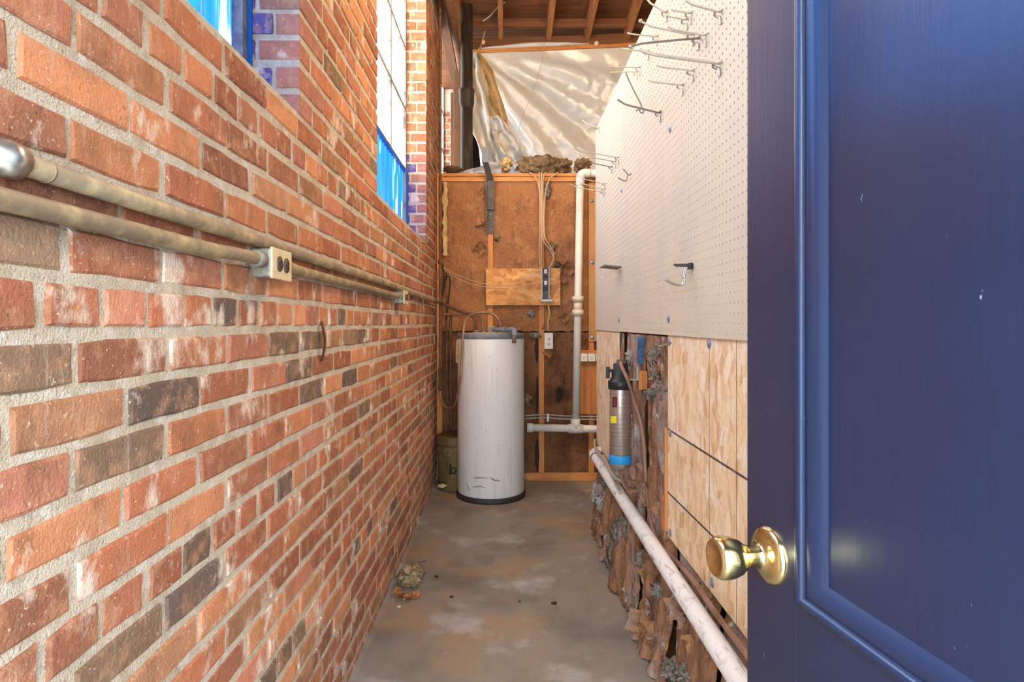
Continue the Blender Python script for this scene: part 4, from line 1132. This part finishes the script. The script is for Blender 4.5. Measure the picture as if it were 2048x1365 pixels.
# wire tool rack
Yw = XB * F / (1240 - CX)
tr = empty('wire_tool_rack', P(1240, 533, Yw), 'small ribbed wire tool rack on the pegboard', 'tool rack')
for i in range(6):
    q = i / 5.0
    a = P(1216 + 14 * q, 535 - 8 * q + 0, Yw) ; b = P(1232 + 16 * q, 540 - 8 * q, Yw)
    y_ = Yw + .06 - .11 * q
    x0_, x1_ = XB - .085, XB - .004
    z_ = P(0, 534, Yw).z
    MB().tube([(x0_, y_, z_ + .004), (x1_, y_, z_ - .006)], .004, 8).build('rib', M['dark_zinc'], tr)
z_ = P(0, 534, Yw).z
for x_ in (XB - .085, XB - .03):
    MB().tube([(x_, Yw + .065, z_), (x_, Yw - .055, z_)], .003, 8).build('cross_wire', M['dark_zinc'], tr)
MB().tube(smooth_path([(XB - .004, Yw - .05, z_ - .004), (XB - .012, Yw - .05, z_ + .02), (XB - .003, Yw - .05, z_ + .05)], 5), .002, 8).build('hanger', M['zinc'], tr)
hk = XB - .085
pipe_thing('wire_hook', [(XB - .10, Yw + .10, z_ - .042), (XB - .075, Yw + .10, z_ - .052), (XB - .06, Yw + .10, z_ - .045), (XB - .05, Yw + .10, z_ - .02), (XB + .002, Yw + .10, z_ - .01)], .0022, M['zinc'], 'small bent wire hook beside the ribbed tool rack', 'hook')
# bracket hook
Yb = XB * F / (1385 - CX)
bh = empty('tool_bracket', P(1385, 532, Yb), 'dark clip with a pair of curved prongs near the door', 'tool holder')
zb_ = P(0, 532, Yb).z
MB().bbox((XB - .05, Yb - .004, zb_ - .003), (XB, Yb + .004, zb_ + .003), .001).build('arm', M['dark_metal'], bh)
MB().bbox((XB - .05, Yb + .014, zb_ + .002), (XB, Yb + .022, zb_ + .008), .001).build('arm', M['dark_metal'], bh)
MB().bbox((XB - .014, Yb - .012, zb_ - .01), (XB - .001, Yb + .012, zb_ + .008), .003).build('clip', M['black_rubber'], bh)
for s in (0, .016):
    MB().tube(smooth_path([(XB - .014, Yb + s, zb_ - .002), (XB - .022, Yb + s, zb_ - .022), (XB - .024, Yb + s, zb_ - .048), (XB - .034, Yb + s, zb_ - .057), (XB - .055, Yb + s, zb_ - .052), (XB - .078, Yb + s, zb_ - .040)], 5), .0026, 8).build('prong', M['steel'], bh)
MB().tube([(XB - .023, Yb - .002, zb_ - .035), (XB - .023, Yb + .018, zb_ - .035)], .002, 8).build('cross_wire', M['steel'], bh)

# ------------------------------------------------------------------ water filter
FX, FY = 0.462, 2.385
wfz0, wfz1 = P(0, 935, FY).z, P(0, 778, FY).z
wf_ = empty('water_filter', (FX, FY, wfz0), 'stainless water filter cylinder with black head and blue band', 'water filter')
FR = .043
MB().lathe([(0, 0), (FR - .008, 0), (FR, .006), (FR, wfz1 - wfz0)], 40, (FX, FY, wfz0)).build('cylinder', M['stainless'], wf_)
b0, b1 = P(0, 924, FY).z, P(0, 911, FY).z
MB().lathe([(FR + .0008, b0 - .003), (FR + .0016, b0 - .002), (FR + .0016, b1 + .004), (FR + .0008, b1 + .005)], 40, (FX, FY, 0)).build('blue_band', M['blue_tape'], wf_)
hz = wfz1
MB().lathe([(FR, -.002), (FR + .005, 0), (FR + .006, .028), (FR + .004, .032), (FR - .002, .034), (FR - .004, .042), (.034, .044), (.034, .075), (.028, .08), (.028, .10), (.018, .104), (0, .104)], 32, (FX, FY, hz)).build('head', M['black_rubber'], wf_)
MB().bbox((FX - FR - .014, FY - .01, hz + .042), (FX - FR + .0, FY + .01, hz + .088), .003).build('valve_handle', M['black_rubber'], wf_)
MB().tube([(FX - FR, FY, hz + .072), (FX - .028, FY, hz + .072)], .006, 10).build('valve_stem', M['black_rubber'], wf_)
MB().bbox((FX - .015, FY - .02, hz + .10), (FX + .02, FY + .0, hz + .118), .003).build('top_fitting', M['dark_metal'], wf_)
MB().bbox((FX + .02, FY - .03, hz + .036), (RXW - .02, FY + .0, hz + .041), .001).build('bracket', M['alu'], wf_)
MB().bbox((RXW - .036, FY - .032, hz + .036), (RXW - .030, FY + .002, hz + .09), .001).build('bracket', M['alu'], wf_)
def facing(px, py):     # a point on the cylinder
    x = (px - CX) * (FY - FR) / F
    for _ in range(8):
        d = max(-.98, min(.98, (x - FX) / (FR + .001)))
        y_ = FY - (FR + .001) * math.sqrt(1 - d * d); x = (px - CX) * y_ / F
    return Vector((x, y_, H - (py - CY) * y_ / F))
def sticker(x0, x1, y0, y1, m, nm, parent):
    return MB().grid(lambda u, v: facing(x0 + u * (x1 - x0), y1 + v * (y0 - y1)), 5, 3).build(nm, m, parent)
lab = sticker(1225, 1234, 794, 815, M['black'], 'label', wf_)
mb = MB().grid(lambda u, v: facing(1228 + u * 3, 813 - 17 * v) + Vector((-.0004, -.0008, 0)), 2, 3); mb.build('red_print', M['red'], lab)
sticker(1221, 1233, 833, 847, M['yellow'], 'yellow_sticker', wf_)
MB().bbox((RXW - .030, FY - .04, hz + .0), (RXW + .004, FY + .02, hz + .072), .003).build('wood_block', M['plywood'], wf_)
# brown tube down and along the wall
tt = [Vector((FX, FY - .012, hz + .108)), P(1243, 733, 2.34), P(1256, 762, 2.33), P(1268, 800, 2.36), P(1280, 840, 2.36), P(1287, 880, 2.34), P(1290, 930, 2.33), P(1294, 985, 2.30), P(1301, 1040, 2.24), P(1316, 1085, 2.12), P(1345, 1115, 1.93), P(1385, 1160, 1.70), P(1430, 1225, 1.50), P(1494, 1310, 1.30), P(1590, 1440, 1.08)]
for q in tt[1:]:
    q.x = min(q.x, RXW - .006)
pipe_thing('brown_tube', tt, .0075, M['brown_tube'], 'brown plastic tube running from the filter head along the right wall', 'tube', 10, 8)
pipe_thing('outlet_tube', [Vector((FX, FY, wfz0)), Vector((FX + .008, FY + .01, wfz0 - .05)), Vector((FX + .03, FY + .03, wfz0 - .09)), Vector((RXW - .02, FY + .08, wfz0 - .10))], .007, M['brown_tube'], 'short brown tube leaving the filter bottom', 'tube')

# big white pipe low on the right wall
WPX = 0.506
wp = empty('white_steel_pipe', (WPX, 2.4, .44), 'long scuffed white pipe running low along the right wall', 'pipe')
pa = P(1193, 912, WPX * F / (1193 - CX)); 
z_far, z_near = .470, .452
MB().tube(smooth_path([(WPX + .075, 3.50, z_far), (WPX + .03, 3.47, z_far), (WPX + .004, 3.42, z_far), (WPX, 3.34, z_far), (WPX, 3.2, z_far), (WPX, 2.4, (z_far + z_near)/2), (WPX, 1.5, z_near), (WPX, 0.9, z_near - .004)], 8), .0265, 22).build('pipe', M['white_pipe'], wp)
MB().tube([(WPX + .0, 3.33, z_far), (WPX, 3.30, z_far)], .028, 22).build('collar', M['galv'], wp)
pipe_thing('grey_cable', [P(1190, 880, 3.6), P(1189, 890, 3.45), P(1195, 905, 3.2), P(1210, 922, 2.95), P(1222, 945, 2.75), P(1232, 958, 2.6), P(1243, 963, 2.5)], .008, M['grey_cable'], 'grey cable curling around the end of the white pipe', 'cable')
pipe_thing('grey_cable', [P(1206, 912, 3.1), P(1215, 930, 2.9), P(1226, 955, 2.72), P(1240, 985, 2.55)], .006, M['grey_cable'], 'second grey cable tucked behind the white pipe', 'cable')

# ------------------------------------------------------------------ door
dp0 = Vector((0.313, 0.770, 0)); dt = Vector((0.138, -0.990, 0)).normalized(); dn = Vector((-dt.y * -1, dt.x * -1, 0))
dn = Vector((-0.990, -0.138, 0)).normalized()
DW, DH0, DH1 = 0.81, 0.012, 2.04
door = empty('door_1', dp0 + Vector((0, 0, DH0)), 'open navy blue panelled door in glossy paint', None, None, 'structure')
def D(s, n, z): return dp0 + dt * s + dn * n + Vector((0, 0, z))
def dbox(s0, s1, n0, n1, z0, z1, name, parent=door, m=None, w=.002):
    mb = MB().bbox((s0, n0, z0), (s1, n1, z1), w)
    mb.v = [tuple(D(*p)) for p in mb.v]
    mb.f = [tuple(reversed(q)) for q in mb.f]
    return mb.build(name, m or M['door'], parent)
SW = .104
TH = -.040
dbox(0, SW, TH, 0, DH0, DH1, 'stile'); dbox(DW - SW, DW, TH, 0, DH0, DH1, 'stile')
dbox(SW + .0004, DW - SW - .0004, TH, 0, 1.93, DH1, 'rail', w=.0005); dbox(SW + .0004, DW - SW - .0004, TH, 0, .74, .905, 'rail', w=.0005); dbox(SW + .0004, DW - SW - .0004, TH, 0, DH0, .24, 'rail', w=.0005)
PROF = [(-.001, -.003), (0, .0015), (.002, .0045), (.005, .0055), (.008, .0045), (.0095, .0015), (.0105, -.002), (.013, -.001), (.018, -.002), (.024, -.006), (.029, -.011), (.031, -.015), (.032, -.0155)]
for (z0, z1) in ((.905, 1.93), (.24, .74)):
    mb = MB(); vs_, fs = [], []
    for (ins, dep) in PROF:
        vs_ += [D(SW + ins, dep, z0 + ins), D(DW - SW - ins, dep, z0 + ins), D(DW - SW - ins, dep, z1 - ins), D(SW + ins, dep, z1 - ins)]
    for i in range(len(PROF) - 1):
        for k in range(4):
            fs.append((i*4+k, (i+1)*4+k, (i+1)*4+(k+1) % 4, i*4+(k+1) % 4))
    mb.add(vs_, fs, True)
    mb.build('moulding', M['door'], door)
    dbox(SW + .005, DW - SW - .005, -.028, -.0155, z0 + .005, z1 - .005, 'panel', w=.0005)
kc = D(.052, 0, .940)
kn = MB().lathe([(.034, 0), (.034, .003), (.031, .007), (.022, .011), (.014, .014), (.0125, .018), (.0125, .026)], 40, kc, dn)
rose = kn.build('rose', M['brass'], door)
kb = MB().lathe([(.0125, .020), (.0128, .030), (.016, .036), (.021, .042), (.0245, .052), (.0255, .060), (.0245, .067), (.021, .072), (.0185, .0725), (.016, .0705), (.009, .069), (0, .0688)], 40, kc, dn)
tag(kb.build('knob', M['brass'], door), 'polished brass door knob')

# ------------------------------------------------------------------ floor debris
cl = empty('debris_clump', (-0.43, 2.70, 0), 'dusty tan fuzzy clump with bits of wire lying against the brick wall', 'debris')
MB().blob(P(822, 1153, 2.80) + Vector((0, 0, .0)), (.050, .075, .042), 2, .55, 4, 2.4, .002).build('fuzz', M['clump'], cl)
MB().blob(P(818, 1146, 2.78) + Vector((0, -.03, .03)), (.022, .026, .022), 5, .4, 3, 2.0, .002).build('fuzz', M['clump'], cl)
cw = P(825, 1126, 2.90); cw.z = .02
MB().tube([cw + Vector((-.025, 0, -.018)), cw + Vector((-.026, .01, .02)), cw + Vector((.022, .01, .02)), cw + Vector((.024, 0, -.018))], .002, 6).build('wire', M['wire'], cl)
MB().tube(smooth_path([cw + Vector((.02, .01, .015)), cw + Vector((.035, .04, .02)), cw + Vector((.06, .05, .02))], 5), .0016, 6).build('wire', M['debris'], cl)
for i, (dx, dy) in enumerate(((-.03, -.09), (.0, -.105), (.03, -.085), (-.05, -.05))):
    flap((-.43 + dx, 2.72 + dy, .012), .035, RX(1.4 + .2 * i) @ RY(i * .9), M['leaf'], cl, 200 + i, .5)
for i, (px, py, s, lb) in enumerate(((1108, 1209, .012, 'dark curled leaf bit in the middle of the floor'), (903, 1196, .008, 'small dark crumb near the middle left of the floor'), (873, 1155, .009, 'small dark crumb right of the fuzzy clump'), (1039, 1205, .005, 'tiny dark crumb left of the curled leaf bit'), (798, 1215, .009, 'small pale chip near the brick wall'))):
    c = P(px, py, F * H / (py - CY)); c.z = .003
    tag(MB().blob(c, (s, s * .8, s * .6), i + 3, .5, 2, 2, .0005).build('floor_crumb', M['debris'] if i != 4 else M['mortar']), lb, 'debris')
# ragged mortar fillet along the brick foot
def fillet(u, v):
    Y = .6 + u * 4.0
    w = .022 + .02 * abs(fr(Y * 4, 0, 1))
    return Vector((LX - .006 + v * w, Y, .001 + (1 - v) ** 2 * (.016 + .012 * fr(Y * 9, 2, 1))))
tag(MB().grid(fillet, 200, 4).build('trim_1', M['floor']), 'rough mortar fillet along the foot of the brick wall', None, None, 'structure')

# ------------------------------------------------------------------ loft bulb and added fill bulb under the roof
def bulb(loc, power, label, tint):
    r = .035
    root = empty('ceiling_bulb', loc, label, 'bulb', 'bare bulbs under the roof')
    m = M['bulb'].copy()
    m.node_tree.nodes['Principled BSDF'].inputs['Emission Strength'].default_value = power
    m.node_tree.nodes['Principled BSDF'].inputs['Emission Color'].default_value = tint
    x, y, z = loc
    MB().lathe([(0, 0), (.02, .006), (.033, .022), (.036, .04), (.030, .06), (.016, .08), (.013, .095)], 20, loc).build('glass', m, root)
    MB().lathe([(.015, .093), (.022, .095), (.024, .14), (.05, .145), (.05, .16), (0, .16)], 20, loc).build('socket', M['porcelain'], root)
    MB().tube([(x, y, z + .158), (x, y, zr(y) + .139)], .004, 6).build('cord', M['black_rubber'], root)
bulb((0.95, 2.2, 3.15), BULB_A, 'bare ceiling bulb hanging over the loft beside the passage, above the frame', (1.0, .68, .36, 1))
bulb((0.05, 2.75, 3.45), FILL_BULB, 'added unseen fill bulb hanging over the passage, above the frame', (1.0, .80, .58, 1))  # unseen bulb added to brighten the tank, floor and partition

for o in bpy.data.objects:
    if '_base' in o: del o['_base']
